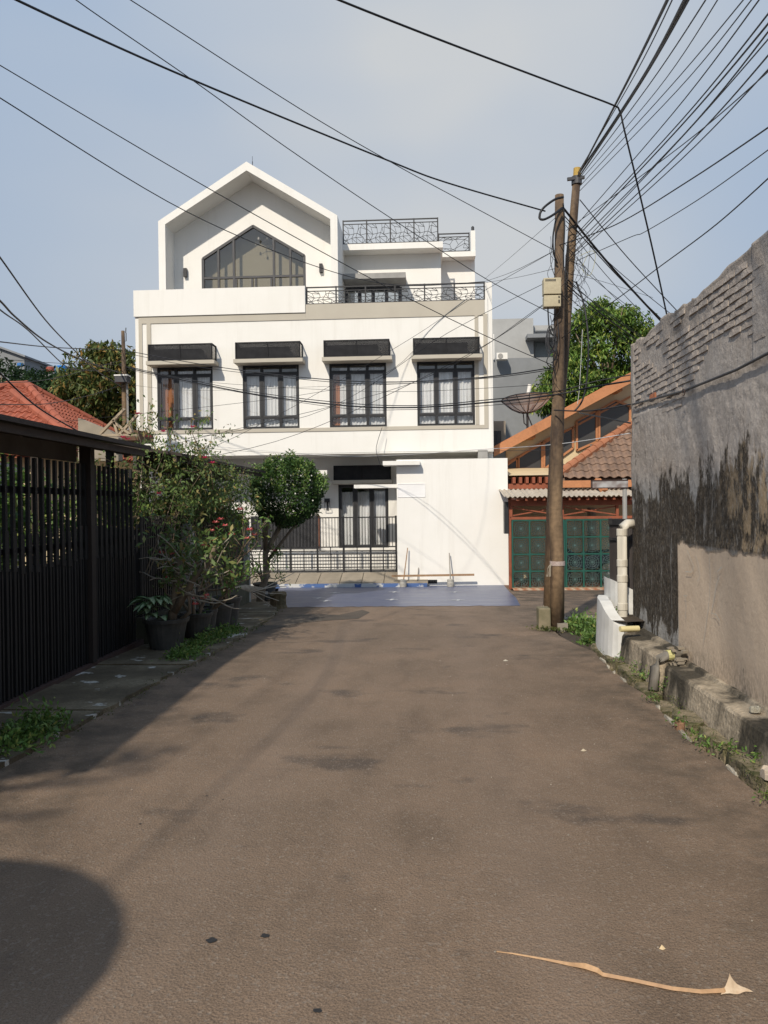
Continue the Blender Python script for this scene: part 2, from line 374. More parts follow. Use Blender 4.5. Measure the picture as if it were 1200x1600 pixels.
# windows: pitch and size read off the photo
wx0 = P(379.5, 620)[0]; wx1 = P(467.5, 620)[0]; ww = wx1 - wx0
pitch = (P(742, 615)[0] - wx1) / 2
wz1 = P(423, 570)[1]; wz0 = P(423, 669.5)[1]
wxs = [wx0 - pitch, wx0, wx0 + pitch, wx0 + 2 * pitch]
ztr = P(617, 472.5)[1]      # terrace upstand on the right of x=477
xs = P(477, 470)[0]
mb = MB()
mb.box(xl, xr, YF, YF + .2, zb, wz0); mb.box(xl, xr, YF, YF + .2, wz1, ztr)
xx = [xl] + [v for w in wxs for v in (w, w + ww)] + [xr]
for i in range(0, len(xx), 2): mb.box(xx[i], xx[i + 1], YF, YF + .2, wz0, wz1)
ob('front_wall', mb, M['white'], house)
mb = MB(); mb.box(xl, xl + .2, YF + .2, 27, -.35, 7.0); mb.box(xr - .2, xr, YF + .2, 27, -.35, ztr); mb.box(xl, xr, 27, 27.2, -.35, 7.0)
ob('side_wall', mb, M['white'], house)
mb = MB(); mb.box(xl + .2, xr - .2, YF + .2, 27, zb, zb + .2); ob('floor_slab', mb, M['white'], house)
mb = MB(); mb.box(xl + .2, xr - .2, YF + .2, 27, ztr - .75, ztr - .55); ob('terrace_floor', mb, M['cement'], house)
zp = P(350, 492)[1]
mb = MB(); mb.box(xl - .02, xs, YF - .05, YF, zp, zt); mb.box(xl, xs, YF, YF + .2, ztr, zt - .002); ob('parapet', mb, M['white'], house)
# right hand end post of the terrace
mb = MB(); mb.box(P(758, 460)[0], xr, YF + .001, YF + .2, ztr, P(762, 441)[1]); ob('corner_post', mb, M['white'], house)
# greige frame lines painted and raised on the facade
def strip(mb, a, b, c, d, Y=YF, t=.02): x0, z1 = P(a, b, Y); x1, z0 = P(c, d, Y); mb.box(x0, x1, Y - t, Y, z0, z1)
mb = MB()
zband = P(617, 494)[1]
mb.box(xs + .002, P(757, 480)[0], YF - .02, YF, zband, ztr + .002)
zl = P(350, 499.5)[1]; zl0 = P(350, 503)[1]
a0, a1 = P(218, 590)[0], P(223.5, 590)[0]; b0, b1 = P(230.5, 590)[0], P(237, 590)[0]
c0, c1 = P(742.5, 590)[0], P(748, 590)[0]; d0, d1 = P(756, 590)[0], P(762.5, 590)[0]
zq1 = P(500, 668)[1]; zq0 = P(500, 674)[1]
mb.box(a0, xs, YF - .02, YF, zl0, zp - .002); mb.box(xs, d1, YF - .02, YF, zl0, zband)
mb.box(a0, a1, YF - .02, YF, zq0, zl0); mb.box(b0, b1, YF - .02, YF, zq1 + .0, zl0); mb.box(c0, c1, YF - .02, YF, zq1, zl0); mb.box(d0, d1, YF - .02, YF, zq0, zl0)
mb.box(a1, d0, YF - .02, YF, zq0, min(zq1, wz0 - .003))
ob('trim_band', mb, M['greige'], house)

def curtain(name, x0, x1, y, z0, z1, m, parent, seed=0):
    g = random.Random(seed); mb = MB(); n = max(8, int((x1 - x0) / .018)); ph = g.uniform(0, 6)
    for i in range(n + 1):
        x = x0 + (x1 - x0) * i / n; d = .022 * math.sin(x * 62 + ph + 1.3 * math.sin(x * 11)) + .012 * math.sin(x * 23 + ph)
        mb.v.append((x, y + d, z0)); mb.v.append((x, y + d * .8, z1))
    for i in range(n): mb.f.append((2 * i, 2 * i + 2, 2 * i + 3, 2 * i + 1))
    return ob(name, mb, m, parent, smooth=True)
def window(x0, x1, z0, z1, Y, cols=3, rows=(.0, .13, .83, 1), brown=None, parent=house, seed=0, lab=None):
    """rows counted from the top; frame bars, one pane per light, curtains behind"""
    fr = .055; zz = [z1 - (z1 - z0) * r for r in rows]; xc = [x0 + (x1 - x0) * i / cols for i in range(cols + 1)]
    mb = MB(); y0, y1 = Y + .03, Y + .10
    mb.box(x0, x0 + fr, y0, y1, z0, z1); mb.box(x1 - fr, x1, y0, y1, z0, z1)
    hb = [z1 - fr / 2] + zz[1:-1] + [z0 + fr / 2]
    for z in hb: mb.box(x0 + fr, x1 - fr, y0 + .002, y1, z - fr / 2, z + fr / 2)
    for x in xc[1:-1]:
        for a, b in zip(hb[1:], hb[:-1]): mb.box(x - .035, x + .035, y0 - .004, y1, a + fr / 2, b - fr / 2)
    w = ob('window', mb, M['black'], parent, label=lab)
    for i in range(cols):
        for j in range(len(hb) - 1):
            xa = (x0 + fr if i == 0 else xc[i] + .035); xb = (x1 - fr if i == cols - 1 else xc[i + 1] - .035)
            za, zb_ = hb[j + 1] + fr / 2, hb[j] - fr / 2
            if j == 1 or len(hb) == 2:       # opening sash with its own dark rim
                s = .032; q = MB(); q.box(xa, xa + s, y0 + .008, y1 - .01, za, zb_); q.box(xb - s, xb, y0 + .008, y1 - .01, za, zb_); q.box(xa + s, xb - s, y0 + .008, y1 - .01, za, za + s); q.box(xa + s, xb - s, y0 + .008, y1 - .01, zb_ - s, zb_)
                ob('sash', q, M['darkgrey'], w); xa += s; xb -= s; za += s; zb_ -= s
            q = MB(); q.box(xa, xb, y0 + .03, y0 + .036, za, zb_); ob('pane', q, M['glass'], w)
    xm = x0
    if brown:
        xm = x0 + (x1 - x0) * brown
        curtain('brown_curtain', x0 + .02, xm, Y + .19, z0, z1 - .22, M['curtainb'], w, seed)
    curtain('white_curtain', xm, x1 - .01, Y + .17, z0, z1 - (.2 if seed % 2 else .1), M['curtain'], w, seed + 5)
    return w
for i, x in enumerate(wxs):
    window(x, x + ww, wz0, wz1, YF, brown={0: .26, 2: .17}.get(i), seed=i)
    # reveal room behind so that no sky shows through
mb = MB(); mb.box(xl + .21, xr - .21, YF + 2.2, YF + 2.25, zb + .2, ztr - .76); ob('room_wall', mb, M['room'], house)
# louvred air conditioner boxes on concrete ledges above the windows
def louvre_box(x0, x1, z0, z1, Y, dep, parent=house):
    mb = MB(); t = .03
    for x in (x0, (x0 + x1) / 2 - t / 2, x1 - t): mb.box(x, x + t, Y - dep, Y - dep + t, z0, z1)
    for x in (x0, x1 - t): mb.box(x, x + t, Y - t, Y - .002, z0, z1)
    for z in (z0, z1 - t):
        mb.box(x0 + t, (x0 + x1) / 2 - t / 2, Y - dep + .002, Y - dep + t - .002, z, z + t); mb.box((x0 + x1) / 2 + t / 2, x1 - t, Y - dep + .002, Y - dep + t - .002, z, z + t)
        for x in (x0, x1 - t): mb.box(x + .002, x + t - .002, Y - dep + t, Y - t, z, z + t)
    b = ob('louvre_box', mb, M['matblack'], parent)
    n = 13; q = MB()
    for i in range(n):
        z = z0 + t + (z1 - z0 - 2 * t) * (i + .5) / n
        for xa, xb in ((x0 + t, (x0 + x1) / 2 - t / 2), ((x0 + x1) / 2 + t / 2, x1 - t)):
            q.add([(xa, Y - dep + .012, z - .017), (xb, Y - dep + .012, z - .017), (xb, Y - dep + .036, z + .015), (xa, Y - dep + .036, z + .015)], [(0, 1, 2, 3)])
        q.add([(x1 - .012, Y - dep + t, z - .016), (x1 - .012, Y - t, z - .016), (x1 - .028, Y - t, z + .014), (x1 - .028, Y - dep + t, z + .014)], [(0, 1, 2, 3)])
        q.add([(x0 + .012, Y - dep + t, z - .016), (x0 + .012, Y - t, z - .016), (x0 + .028, Y - t, z + .014), (x0 + .028, Y - dep + t, z + .014)], [(0, 1, 2, 3)])
    ob('louvre_slats', q, M['slatgrey'], b, kind='stuff')
    q = MB(); q.box(x0 + .08, x1 - .3, Y - dep + .1, Y - .08, z0 + .01, z1 - .12); ob('air_conditioner', q, M['darkgrey'], b)
    return b
LD = .42
bx0 = P(367, 548, YF - LD)[0]; bx1 = P(469, 548, YF - LD)[0]; bz1 = P(418, 533.5, YF - LD)[1]; bz0 = P(418, 560, YF - LD)[1]; lz0 = P(418, 566, YF - LD)[1]
bl_ = louvre_box(bx0, bx1, bz0, bz1, YF, LD - .02)
mb = MB(); mb.box(bx0 - .04, bx1 + .06, YF - LD - .02, YF - .001, lz0, bz0 - .003); lg = ob('ledge', mb, M['greige'], house)
for k in (-1, 1, 2): dup(bl_, (pitch * k, 0, 0)); dup(lg, (pitch * k, 0, 0))

# ---- gabled attic
YG, YB = 20.5, 21.25
og = [P(248, 447, YG), P(247, 345.5, YG), P(384, 252.5, YG), P(527, 336.5, YG), P(527.5, 447, YG)]
zg = 6.4
xo0, xo1 = og[1][0], og[3][0]; zsh = (og[1][1] + og[3][1]) / 2; xa, za = (xo0 + xo1) / 2, og[2][1]
TG = .19
outer = [(xo0, zg), (xo0, zsh), (xa, za), (xo1, zsh), (xo1, zg)]
inner = [(xo0 + TG, zg), (xo0 + TG, zsh - .09), (xa, za - .235), (xo1 - TG, zsh - .09), (xo1 - TG, zg)]
mb = MB(); o = len(mb.v); Yb2 = 25.5
V = [(x, YG, z) for x, z in outer] + [(x, YG, z) for x, z in inner] + [(x, Yb2, z) for x, z in outer] + [(x, Yb2, z) for x, z in inner]
Fq = []
for i in range(4): Fq += [(i, i + 1, i + 6, i + 5), (i + 10, i + 11, i + 1, i), (i + 5, i + 6, i + 16, i + 15), (i + 10, i + 15, i + 16, i + 11)]
mb.add(V, Fq); ob('gable_frame', mb, M['white'], house)
def pent(pts, Y): return [P(a, b, Y) for a, b in pts]
hole = pent([(315.5, 450), (315.5, 405), (395.5, 351), (478, 398.5), (478, 447)], YB); hole[0] = (hole[0][0], zg); hole[-1] = (hole[-1][0], zg)
hx0, hx1 = hole[0][0], hole[-1][0]; hz = (hole[1][1] + hole[3][1]) / 2; hole[1] = (hx0, hz); hole[3] = (hx1, hz); hole[2] = ((hx0 + hx1) / 2, hole[2][1])
inn = [(x * 1.0, z) for x, z in inner]
mb = MB(); mb.add([(x, YB, z) for x, z in inn] + [(x, YB, z) for x, z in hole] + [(x, YB + .12, z) for x, z in hole], [(i, i + 1, i + 6, i + 5) for i in range(4)] + [(i + 5, i + 6, i + 11, i + 10) for i in range(4)])
ob('gable_wall', mb, M['white'], house)
mb = MB(); fw = .07; yy = YB + .03
def fbar(mb, a, b, w, y=yy, d=.07):
    a, b = Vector((a[0], y, a[1])), Vector((b[0], y, b[1])); mb.bar(a, b, w, d, up=(0, 1, 0))
cx = (hx0 + hx1) / 2
hp = [(hx0 + fw / 2, zg), (hx0 + fw / 2, hz), (cx, hole[2][1] - fw / 2), (hx1 - fw / 2, hz), (hx1 - fw / 2, zg)]
for a, b in zip(hp, hp[1:]): fbar(mb, a, b, fw)
def topz(x): return hz + (hole[2][1] - hz) * (1 - abs(x - cx) / (hx1 - cx))
mx_ = [P(q, 400, YB)[0] for q in (341, 365, 427.5, 453.5)]; zh = P(395, 432.5, YB)[1]
for x in mx_: fbar(mb, (x, zg), (x, topz(x) - .02), .06, yy + .003)
fbar(mb, (hx0, zh), (hx1, zh), .06, yy + .006)
for q in (369, 394, 400, 424): x = P(q, 440, YB)[0]; fbar(mb, (x, zg), (x, zh - .05), .05, yy - .004)
gw = ob('gable_window', mb, M['darkgrey'], house)
xsn = [hx0] + mx_ + [hx1]
for a, b in zip(xsn, xsn[1:]):
    q = MB(); pts = [(a, zh), (b, zh), (b, topz(b))] + ([(cx, topz(cx))] if a < cx < b else []) + [(a, topz(a))]
    q.prism([(x, yy + .01, z) for x, z in pts], (0, .006, 0)); ob('pane', q, M['glass2'], gw)
    q = MB(); q.box(a, b, yy + .01, yy + .016, zg, zh); ob('pane', q, M['glass2'], gw)
mb = MB(); mb.prism([(x, YB + .38, z + .02) for x, z in inner], (0, .05, 0)); mb.box(xo0 + TG, xo1 - TG, YB + .13, YB + .38, zg - .06, zg - .02); ob('attic_room_wall', mb, M['room'], house)
# wall lamps either side of the gable window
def wall_lamp(px, py, Y, s=1.0):
    x, z = P(px, py, Y); mb = MB(); mb.box(x - .045 * s, x + .045 * s, Y - .10, Y - .015, z - .13 * s, z + .11 * s); mb.box(x - .03, x + .03, Y - .015, Y, z - .05, z + .05)
    return ob('wall_lamp', mb, M['black'], house)
wall_lamp(290.5, 426.5, YB); wall_lamp(502, 419.5, YB)
# lightning rod
x, z = P(394.5, 258, YG + .3); mb = MB(); mb.tube([(x, YG + .3, z - .1), (x, YG + .3, z + .1)], .012); mb.tube([(x, YG + .3, z + .1), (x, YG + .3, z + .24)], .005); ob('lightning_rod', mb, M['darkgrey'], house)
# chandelier hanging in the attic
cxh, czh = P(412, 378, 21.5); ch = MB(); ch.tube([(cxh, 21.5, czh + .1), (cxh, 21.5, za - .9)], .008)
for k in range(7):
    a = k * .9; r_ = .22 + .12 * (k % 2); zc = czh - .12 + .07 * (k % 4)
    ch.tube([(cxh, 21.5, zc), (cxh + math.cos(a) * r_, 21.5 + math.sin(a) * r_, zc)], .008, 4); ch.lathe((cxh + math.cos(a) * r_, 21.5 + math.sin(a) * r_, zc), [(.012, -.02), (.028, .0), (.026, .05), (.01, .07)], 8)
ob('chandelier', ch, M['cement'], label='spindly branching chandelier hanging behind the attic glass', cat='chandelier')

# ---- roof terrace block
Y2 = 22.3; x0b, _ = P(520, 440, Y2); x1b = P(689, 420, Y2)[0]; zc0 = P(612, 389, Y2 - .5)[1]; zc1 = P(612, 379.5, Y2 - .5)[1]
zd1 = P(590, 447, Y2)[1]
dr0, dr1 = P(541, 455, Y2)[0], P(625, 455, Y2)[0]
mb = MB(); mb.box(x0b, dr0, Y2, Y2 + .2, 6.0, zd1); mb.box(dr1, x1b, Y2, Y2 + .2, 6.0, zd1); mb.box(x0b, x1b, Y2, Y2 + .2, zd1, zc0); mb.box(x1b - .2, x1b, Y2 + .2, 26, 6.0, zc0); ob('terrace_wall', mb, M['white'], house)
mb = MB(); mb.box(P(535, 384, Y2 - .5)[0], P(692, 384, Y2 - .5)[0], Y2 - .5, 26.2, zc0 + .002, zc1); ob('roof_slab', mb, M['white'], house)
mb = MB()
nd = 4
for i in range(nd + 1):
    x = dr0 + (dr1 - dr0) * i / nd; mb.box(x - .05, x + .05, Y2 - .02, Y2 + .08, 6.0, zd1 - .05)
mb.box(dr0, dr1, Y2 - .021, Y2 + .08, zd1 - .12, zd1); d_ = ob('terrace_door', mb, M['darkgrey'], house)
for i in range(nd):
    q = MB(); q.box(dr0 + (dr1 - dr0) * i / nd + .05, dr0 + (dr1 - dr0) * (i + 1) / nd - .05, Y2 + .03, Y2 + .036, 6.0, zd1 - .12); ob('pane', q, M['glass2'], d_)
mb = MB(); mb.box(P(536, 440, Y2 - .7)[0], P(634, 440, Y2 - .7)[0], Y2 - .7, Y2 - .002, zd1 + .02, zd1 + .17); ob('door_canopy', mb, M['cement'], house)
Y3 = 23.4; x2b = P(742, 430, Y3)[0]; zs1 = P(715, 393, Y3 - .4)[1]; zs0 = P(715, 401, Y3 - .4)[1]
mb = MB(); mb.box(x1b + .002, x2b, Y3, Y3 + .2, 6.0, zs0); ob('rear_terrace_wall', mb, M['white'], house)
mb = MB(); mb.box(x1b + .01, P(743, 395, Y3 - .4)[0], Y3 - .4, 26, zs0 + .002, zs1); ob('rear_slab', mb, M['white'], house)
pz = P(738, 361, Y3 - .3)[1]; px0, px1 = P(735.5, 380, Y3 - .3)[0], P(742.5, 380, Y3 - .3)[0]
mb = MB(); mb.box(px0, px1, Y3 - .35, Y3 + .3, zs1, pz); ob('roof_post', mb, M['white'], house)
mb = MB(); mb.lathe(((px0 + px1) / 2, Y3 - .25, pz), [(.04, 0), (.045, .04), (.045, .13), (.02, .16)], 10); ob('roof_lamp', mb, M['darkgrey'], house)
# ---- crackle pattern railings
def crackle(w, h, seed, nx=5, ny=4):
    g = random.Random(seed); pt = {}
    for i in range(nx + 1):
        for j in range(ny + 1):
            x, y = i / nx, j / ny
            if 0 < i < nx: x += g.uniform(-.36, .36) / nx
            if 0 < j < ny: y += g.uniform(-.36, .36) / ny
            if j in (0, ny) and 0 < i < nx: x += g.uniform(-.2, .2) / nx
            pt[i, j] = (x * w, y * h)
    mb = MB()
    for i in range(nx + 1):
        for j in range(ny + 1):
            for di, dj in ((1, 0), (0, 1), (1, 1) if g.random() < .5 else (1, -1)):
                k = (i + di, j + dj)
                if k not in pt: continue
                if (dj == 0 and j in (0, ny)) or (di == 0 and i in (0, nx)): continue
                if g.random() < (.42 if di and dj else .18): continue
                a, b = pt[i, j], pt[k]; mb.bar((a[0], 0, a[1]), (b[0], 0, b[1]), .011, .011, up=(0, 1, 0))
    return mb
def railing(pa, pb, ztop, zbot, Y, n, seed=3):
    """upright posts with n crackle panels between x=pa and x=pb"""
    mb = MB(); t = .035
    mb.box(pa, pb, Y - .018, Y + .018, ztop - .03, ztop); mb.box(pa, pb, Y - .012, Y + .012, zbot + .02, zbot + .045); mb.box(pa, pb, Y - .012, Y + .012, ztop - .12, ztop - .1)
    w = (pb - pa) / n
    for i in range(n + 1): x = pa + w * i; mb.box(x - t / 2, x + t / 2, Y - .02, Y + .02, zbot, ztop + .004)
    r = ob('railing', mb, M['black'], house)
    for side in (0,):
        base = None
        for i in range(n):
            if base is None:
                c = crackle(w - t, ztop - .12 - zbot - .045, seed); c.v = [(x + pa + t / 2, y + Y, z + zbot + .045) for x, y, z in c.v]
                base = ob('crackle_panel', c, M['black'], r, origin=(pa + t / 2, Y, zbot + .045))
            else: dup(base, (w * i, 0, 0))
    return r
railing(xs + .03, P(757, 455)[0], P(617, 443.5)[1], ztr, YF + .08, 6)
zz1 = P(610, 342, Y2 - .45)[1]; railing(P(535, 360, Y2 - .45)[0] + .02, P(684, 360, Y2 - .45)[0], zz1, zc1, Y2 - .42, 4)
railing(P(685.5, 378, Y3 - .35)[0], P(733, 378, Y3 - .35)[0], P(710, 364, Y3 - .35)[1], zs1, Y3 - .33, 1, 5)

# ---- ground floor, set back under the upper storey
YR = 21.0
xg0 = P(396, 800, YR)[0]; wd0, wd1 = P(529, 800, YR)[0], P(607, 800, YR)[0]; wdz1 = P(568, 757, YR)[1]; wdz0 = P(568, 856, YR)[1]
mb = MB(); mb.box(xl + .2, wd0, YR, YR + .2, -.35, zb); mb.box(wd1, xr - .2, YR, YR + .2, -.35, zb); mb.box(wd0, wd1, YR, YR + .2, wdz1, zb); mb.box(wd0, wd1, YR, YR + .2, -.35, wdz0)
ob('ground_floor_wall', mb, M['white'], house)
window(wd0, wd1, wdz0, wdz1, YR, rows=(0, 1), seed=11)
b0x, b1x = P(521, 738, YR - .4)[0], P(610, 738, YR - .4)[0]
louvre_box(b0x, b1x, P(565, 750, YR - .4)[1], P(565, 727, YR - .4)[1], YR, .4)
mb = MB(); mb.box(P(518, 752, YR - .5)[0], P(613, 752, YR - .5)[0], YR - .5, YR - .001, P(565, 755.5, YR - .5)[1], P(565, 750, YR - .4)[1] - .003); ob('ledge', mb, M['greige'], house)
mb = MB(); mb.box(P(430, 737, YR - 1)[0], P(511, 737, YR - 1)[0], YR - 1, YR - .8, P(480, 744, YR - 1)[1], P(480, 735, YR - 1)[1]); ob('porch_beam', mb, M['white'], house)
# lantern by the window
x, z = P(512, 788, YR); mb = MB(); mb.box(x - .02, x + .02, YR - .03, YR, z - .16, z + .16); mb.box(x - .07, x + .07, YR - .17, YR - .05, z + .06, z + .16); mb.box(x - .02, x + .02, YR - .1, YR - .03, z + .1, z + .13)
for s in (-1, 1): mb.bar((x + s * .06, YR - .11, z + .06), (x + s * .09, YR - .11, z - .15), .012)
mb.bar((x - .09, YR - .11, z - .15), (x + .09, YR - .11, z - .15), .012); ob('lantern', mb, M['black'], house)
# dark slatted garage door on the left of the porch
gx0, gx1 = P(392, 810, YR - .03)[0], P(497, 810, YR - .03)[0]; gz1 = P(450, 806, YR)[1]; gz0 = P(450, 857, YR)[1]
mb = MB(); mb.box(gx0, gx1, YR - .04, YR - .002, gz0, gz1); gd = ob('garage_door', mb, M['darkgrey'], house)
for i in range(20):
    q = MB(); x = gx0 + (gx1 - gx0) * (i + .5) / 20; q.box(x - .02, x + .02, YR - .06, YR - .041, gz0 + .03, gz1 - .03); ob('slat', q, M['cement'] if False else M['black'], gd)
mb = MB(); mb.box(P(497, 830, YR)[0], P(500, 830, YR)[0], YR - .08, YR - .001, gz0, gz1); ob('door_jamb', mb, mat('brown_jamb', (.18, .07, .04), rough=.6), house)

# ================================================================ WHITE BOUNDARY WALL, GATE
YW = 19.2
bw0, bw1 = P(620.5, 820, YW)[0], P(794, 820, YW)[0]; bwt = P(705, 717, YW)[1]
wall = thing('boundary_wall', ((bw0 + bw1) / 2, YW, -.35), 'plain white boundary wall with an empty framed plaque and floor drain', 'wall')
mb = MB(); mb.box(bw0, bw1, YW, YW + .2, -.4, bwt); mb.box(bw1 - .2, bw1, YW + .2, 22, -.4, bwt - .0); ob('wall_body', mb, M['white'], wall)
pz1, pz0 = P(642, 755.5, YW)[1], P(642, 777, YW)[1]; p0, p1 = P(621, 766, YW)[0], P(664.5, 766, YW)[0]
mb = MB(); t = .018
mb.box(p0, p1, YW - .012, YW, pz1 - t, pz1); mb.box(p0, p1, YW - .012, YW, pz0, pz0 + t); mb.box(p0, p0 + t, YW - .012, YW, pz0 + t, pz1 - t); mb.box(p1 - t, p1, YW - .012, YW, pz0 + t, pz1 - t); mb.box(p0 + t, p1 - t, YW - .005, YW, pz0 + t, pz1 - t)
ob('plaque', mb, mat('plaque_white', (.86, .85, .84), rough=.5, sc=1), wall)
mb = MB(); mb.box(P(598, 724, YW - .25)[0], P(656, 724, YW - .25)[0], YW - .25, YW + .3, P(625, 726.5, YW - .25)[1], P(625, 720, YW - .25)[1]); ob('wall_hood', mb, M['white'], wall)
mb = MB(); mb.box(P(553, 760, YW + .1)[0], bw0 - .002, YW + .1, YW + .6, P(586, 762.5, YW + .1)[1], P(586, 757, YW + .1)[1]); ob('gate_lintel', mb, M['white'], wall)
# small drain grate at the foot of the wall
d0x, d1x = P(633, 909, YW)[0], P(683, 909, YW)[0]
mb = MB(); mb.box(d0x, d1x, YW - .02, YW - .001, -.29, -.27); mb.box(d0x, d1x, YW - .02, YW - .001, -.215, -.2)
dg = ob('drain_grate', mb, M['black'], wall)
q0 = None
for i in range(13):
    x = d0x + (d1x - d0x) * (i + .5) / 13
    if q0 is None: q = MB(); q.box(x - .012, x + .012, YW - .02, YW - .001, -.27, -.215); q0 = ob('grate_bar', q, M['black'], dg); xq = x
    else: dup(q0, (x - xq, 0, 0))
mb = MB(); mb.box(d0x, d1x, YW - .006, YW - .0005, -.285, -.2); ob('drain_opening', mb, mat('pit_black', (.01, .01, .01), rough=1), dg)
# the gate: bars above, horizontal rails below
YT = 19.85
gate = thing('front_gate', (P(515, 893, YT)[0], YT, -.05), 'black gate of thin bars above wide set rails before the white house porch', 'gate')
g0, g1 = P(386, 850, YT)[0], P(620.5, 850, YT)[0]; gt = P(515, 808, YT)[1]; gm = P(515, 854, YT)[1]; gb = P(515, 893.5, YT)[1]
mb = MB(); t = .04
mb.box(g0, g1, YT - .02, YT + .02, gt - .03, gt); mb.box(g0, g1, YT - .018, YT + .018, gm - .03, gm); mb.box(g0, g1, YT - .018, YT + .018, gb, gb + .03)
posts = [P(q, 850, YT)[0] for q in (412, 454, 496, 537, 579)] + [g1 - .025]
for x in posts: mb.box(x - .025, x + .025, YT - .024, YT + .024, gb - .04 if x != posts[0] else gb, gt + .02)
ob('gate_frame', mb, M['black'], gate)
n = 50; b0 = None
for i in range(n):
    x = g0 + (g1 - g0) * (i + .5) / n
    if min(abs(x - q) for q in posts) < .03: continue
    if b0 is None: q = MB(); q.box(x - .008, x + .008, YT - .008, YT + .008, gm, gt - .03); b0 = ob('bar', q, M['black'], gate); xq = x
    else: dup(b0, (x - xq, 0, 0))
for i in range(1, 7):
    z = gb + .03 + (gm - .03 - gb - .03) * i / 7; q = MB(); q.box(g0, g1, YT - .01, YT + .01, z - .013, z + .013); ob('rail', q, M['black'], gate)
mids = [(a + b) / 2 for a, b in zip(posts, posts[1:])]
for x in mids: q = MB(); q.box(x - .012, x + .012, YT - .013, YT - .0101, gb + .03, gm - .03); ob('stile', q, M['black'], gate)
# two stakes standing in paint tins, a plank leaning along the wall foot
tinm = mat('tin_grey', (.42, .40, .36), (.3, .28, .24), .6, 20); wood = mat('raw_wood', (.36, .23, .13), (.26, .16, .09), .8, 6, 4, stretch=(8, 8, 1)); woodg = mat('grey_wood', (.34, .31, .27), (.25, .22, .18), .8, 6, 4, stretch=(8, 8, 1))
for px, top, m_, lab in ((630, (637, 856), wood, 'reddish stake in a paint tin, standing left of the drain grate'), (704, (702, 864), woodg, 'grey stake in a paint tin, standing right of the drain grate')):
    b = WY(px, 913, 18.85); x, z = b.x, gz(18.85) + .002; tp = WY(top[0], top[1], 19.1)
    s = thing('staked_tin', (x, 18.85, z), lab, 'paint tin', 'stakes in paint tins')
    q = MB(); q.lathe((x, 18.85, z), [(.07, 0), (.085, .01), (.088, .1), (.08, .13), (.084, .17), (.07, .19)], 14); ob('tin', q, tinm, s, smooth=False)
    q = MB(); q.tube([(x, 18.85, z + .1), (tp.x, 19.1, tp.z)], [.017, .013], 6); ob('stake', q, m_, s)
q = MB(); a = WY(612, 900, 18.93); b = WY(741, 898, 18.93); q.bar(a, b, .03, .05); ob('plank', q, wood, label='long thin plank laid across the two paint tins by the white wall', cat='plank')
q = MB(); a = WY(652, 911, 19.08); b = WY(654, 887, 19.17); q.tube([a, b], .012, 6); ob('short_stick', q, woodg, label='short stick leaning on the white wall beside the drain grate', cat='stick')
# ================================================================ LEFT VERGE: slabs, fence, awnings
pave = thing('pavement', (-3, 8, 0), None, None); pave['kind'] = 'structure'
def slabmat():
    m, t, b = new_mat('mossy_concrete')
    n = noise(t, 1.6, 6, rough=.65); n2 = noise(t, 2.1, 5, stretch=(1, 1.7, 1), rough=.6, vec=tn(t, 'ShaderNodeNewGeometry').outputs['Position'])
    c = ramp(t, n, [(.3, (.06, .045, .026)), (.5, (.12, .092, .055)), (.68, (.24, .195, .125))])
    c = mix(t, ramp(t, n2, [(.6, 0), (.62, 1)]), c, (.52, .5, .45))
    c = mix(t, 1, c, ramp(t, noise(t, 60, 3), [(.3, .75), (.7, 1.2)]), 'MULTIPLY')
    t.links.new(c, b.inputs['Base Color']); b.inputs['Roughness'].default_value = .85
    bump(t, b, noise(t, 30, 5), .35, .01, bump(t, b, n2, .3, .02)); return m
M['slab'] = slabmat()
ys = [2.2, 3.2, 4.2, 5.15, 6.05, 6.95, 7.85, 8.8, 9.8, 10.8, 11.8, 12.8, 13.8, 14.8, 15.6]
for i, (ya, yb) in enumerate(zip(ys, ys[1:])):
    g = .012; n = 6; pl = []
    for k in range(n + 1):
        y = ya + g + (yb - ya - 2 * g) * k / n; pl.append((edge(y) + rnd.uniform(-.035, .02), y))
    pl = [(-3.52, ya + g), ] + pl + [(-3.52, yb - g)]
    s = sheet('slab', pl, M['slab'], dz=-.15, thick=.175 + rnd.uniform(0, .018), parent=pave)
sheet('verge_earth', [(-3.53, -2), (-2.95, -2), (-2.9, 4), (-2.68, 6), (-2.5, 8.2), (-2.5, 11), (-2.55, 12.9), (-3.3, 15.6), (-3.55, 15.6)], M['soil'], dz=-.1, thick=.108, kind='structure')
# kerb rail under the fence
redrail = mat('dark_red_rail', (.075, .042, .035), (.05, .03, .027), .7, 8, bm=.2)
XG = -3.5
mb = MB()
mb.box(XG - .06, XG + .05, 1.0, 9.2, .0, .065); rail_ = mb
fence = thing('slatted_gate', (XG, 5.5, 0), 'tall black slatted gate under the dark carport roof', 'gate')
ob('bottom_rail', mb, redrail, fence)
mb = MB(); mb.box(XG - .05, XG - .02, 1.0, 9.15, 1.80, 1.86); mb.box(XG - .05, XG - .02, 1.0, 9.15, 1.28, 1.33); mb.box(XG - .05, XG - .02, 1.0, 9.15, .2, .26); ob('cross_rail', mb, M['black'], fence)
barm = mat('bar_black', (.005, .005, .0055), (.012, .0105, .0105), .65, 3, 4, isl=-.35, stretch=(1, 1, .3))
b0 = None; y = 1.1; zt_ = 2.12
while y < 9.1:
    if b0 is None: q = MB(); q.box(XG - .015, XG + .015, y - .017, y + .017, .068, zt_); b0 = ob('slat', q, barm, fence); yq = y
    else: dup(b0, (0, y - yq, 0))
    y += .125
c0 = None; y = 1.15
while y < 9.12:
    if c0 is None: q = MB(); q.box(XG + .016, XG + .026, y + .03, y + .092, 1.12, 1.46); c0 = ob('short_slat', q, barm, fence); yq = y
    else: dup(c0, (0.0, y - yq, rnd.uniform(-.035, .03)))
    y += .125
d0 = None; y = 1.1625
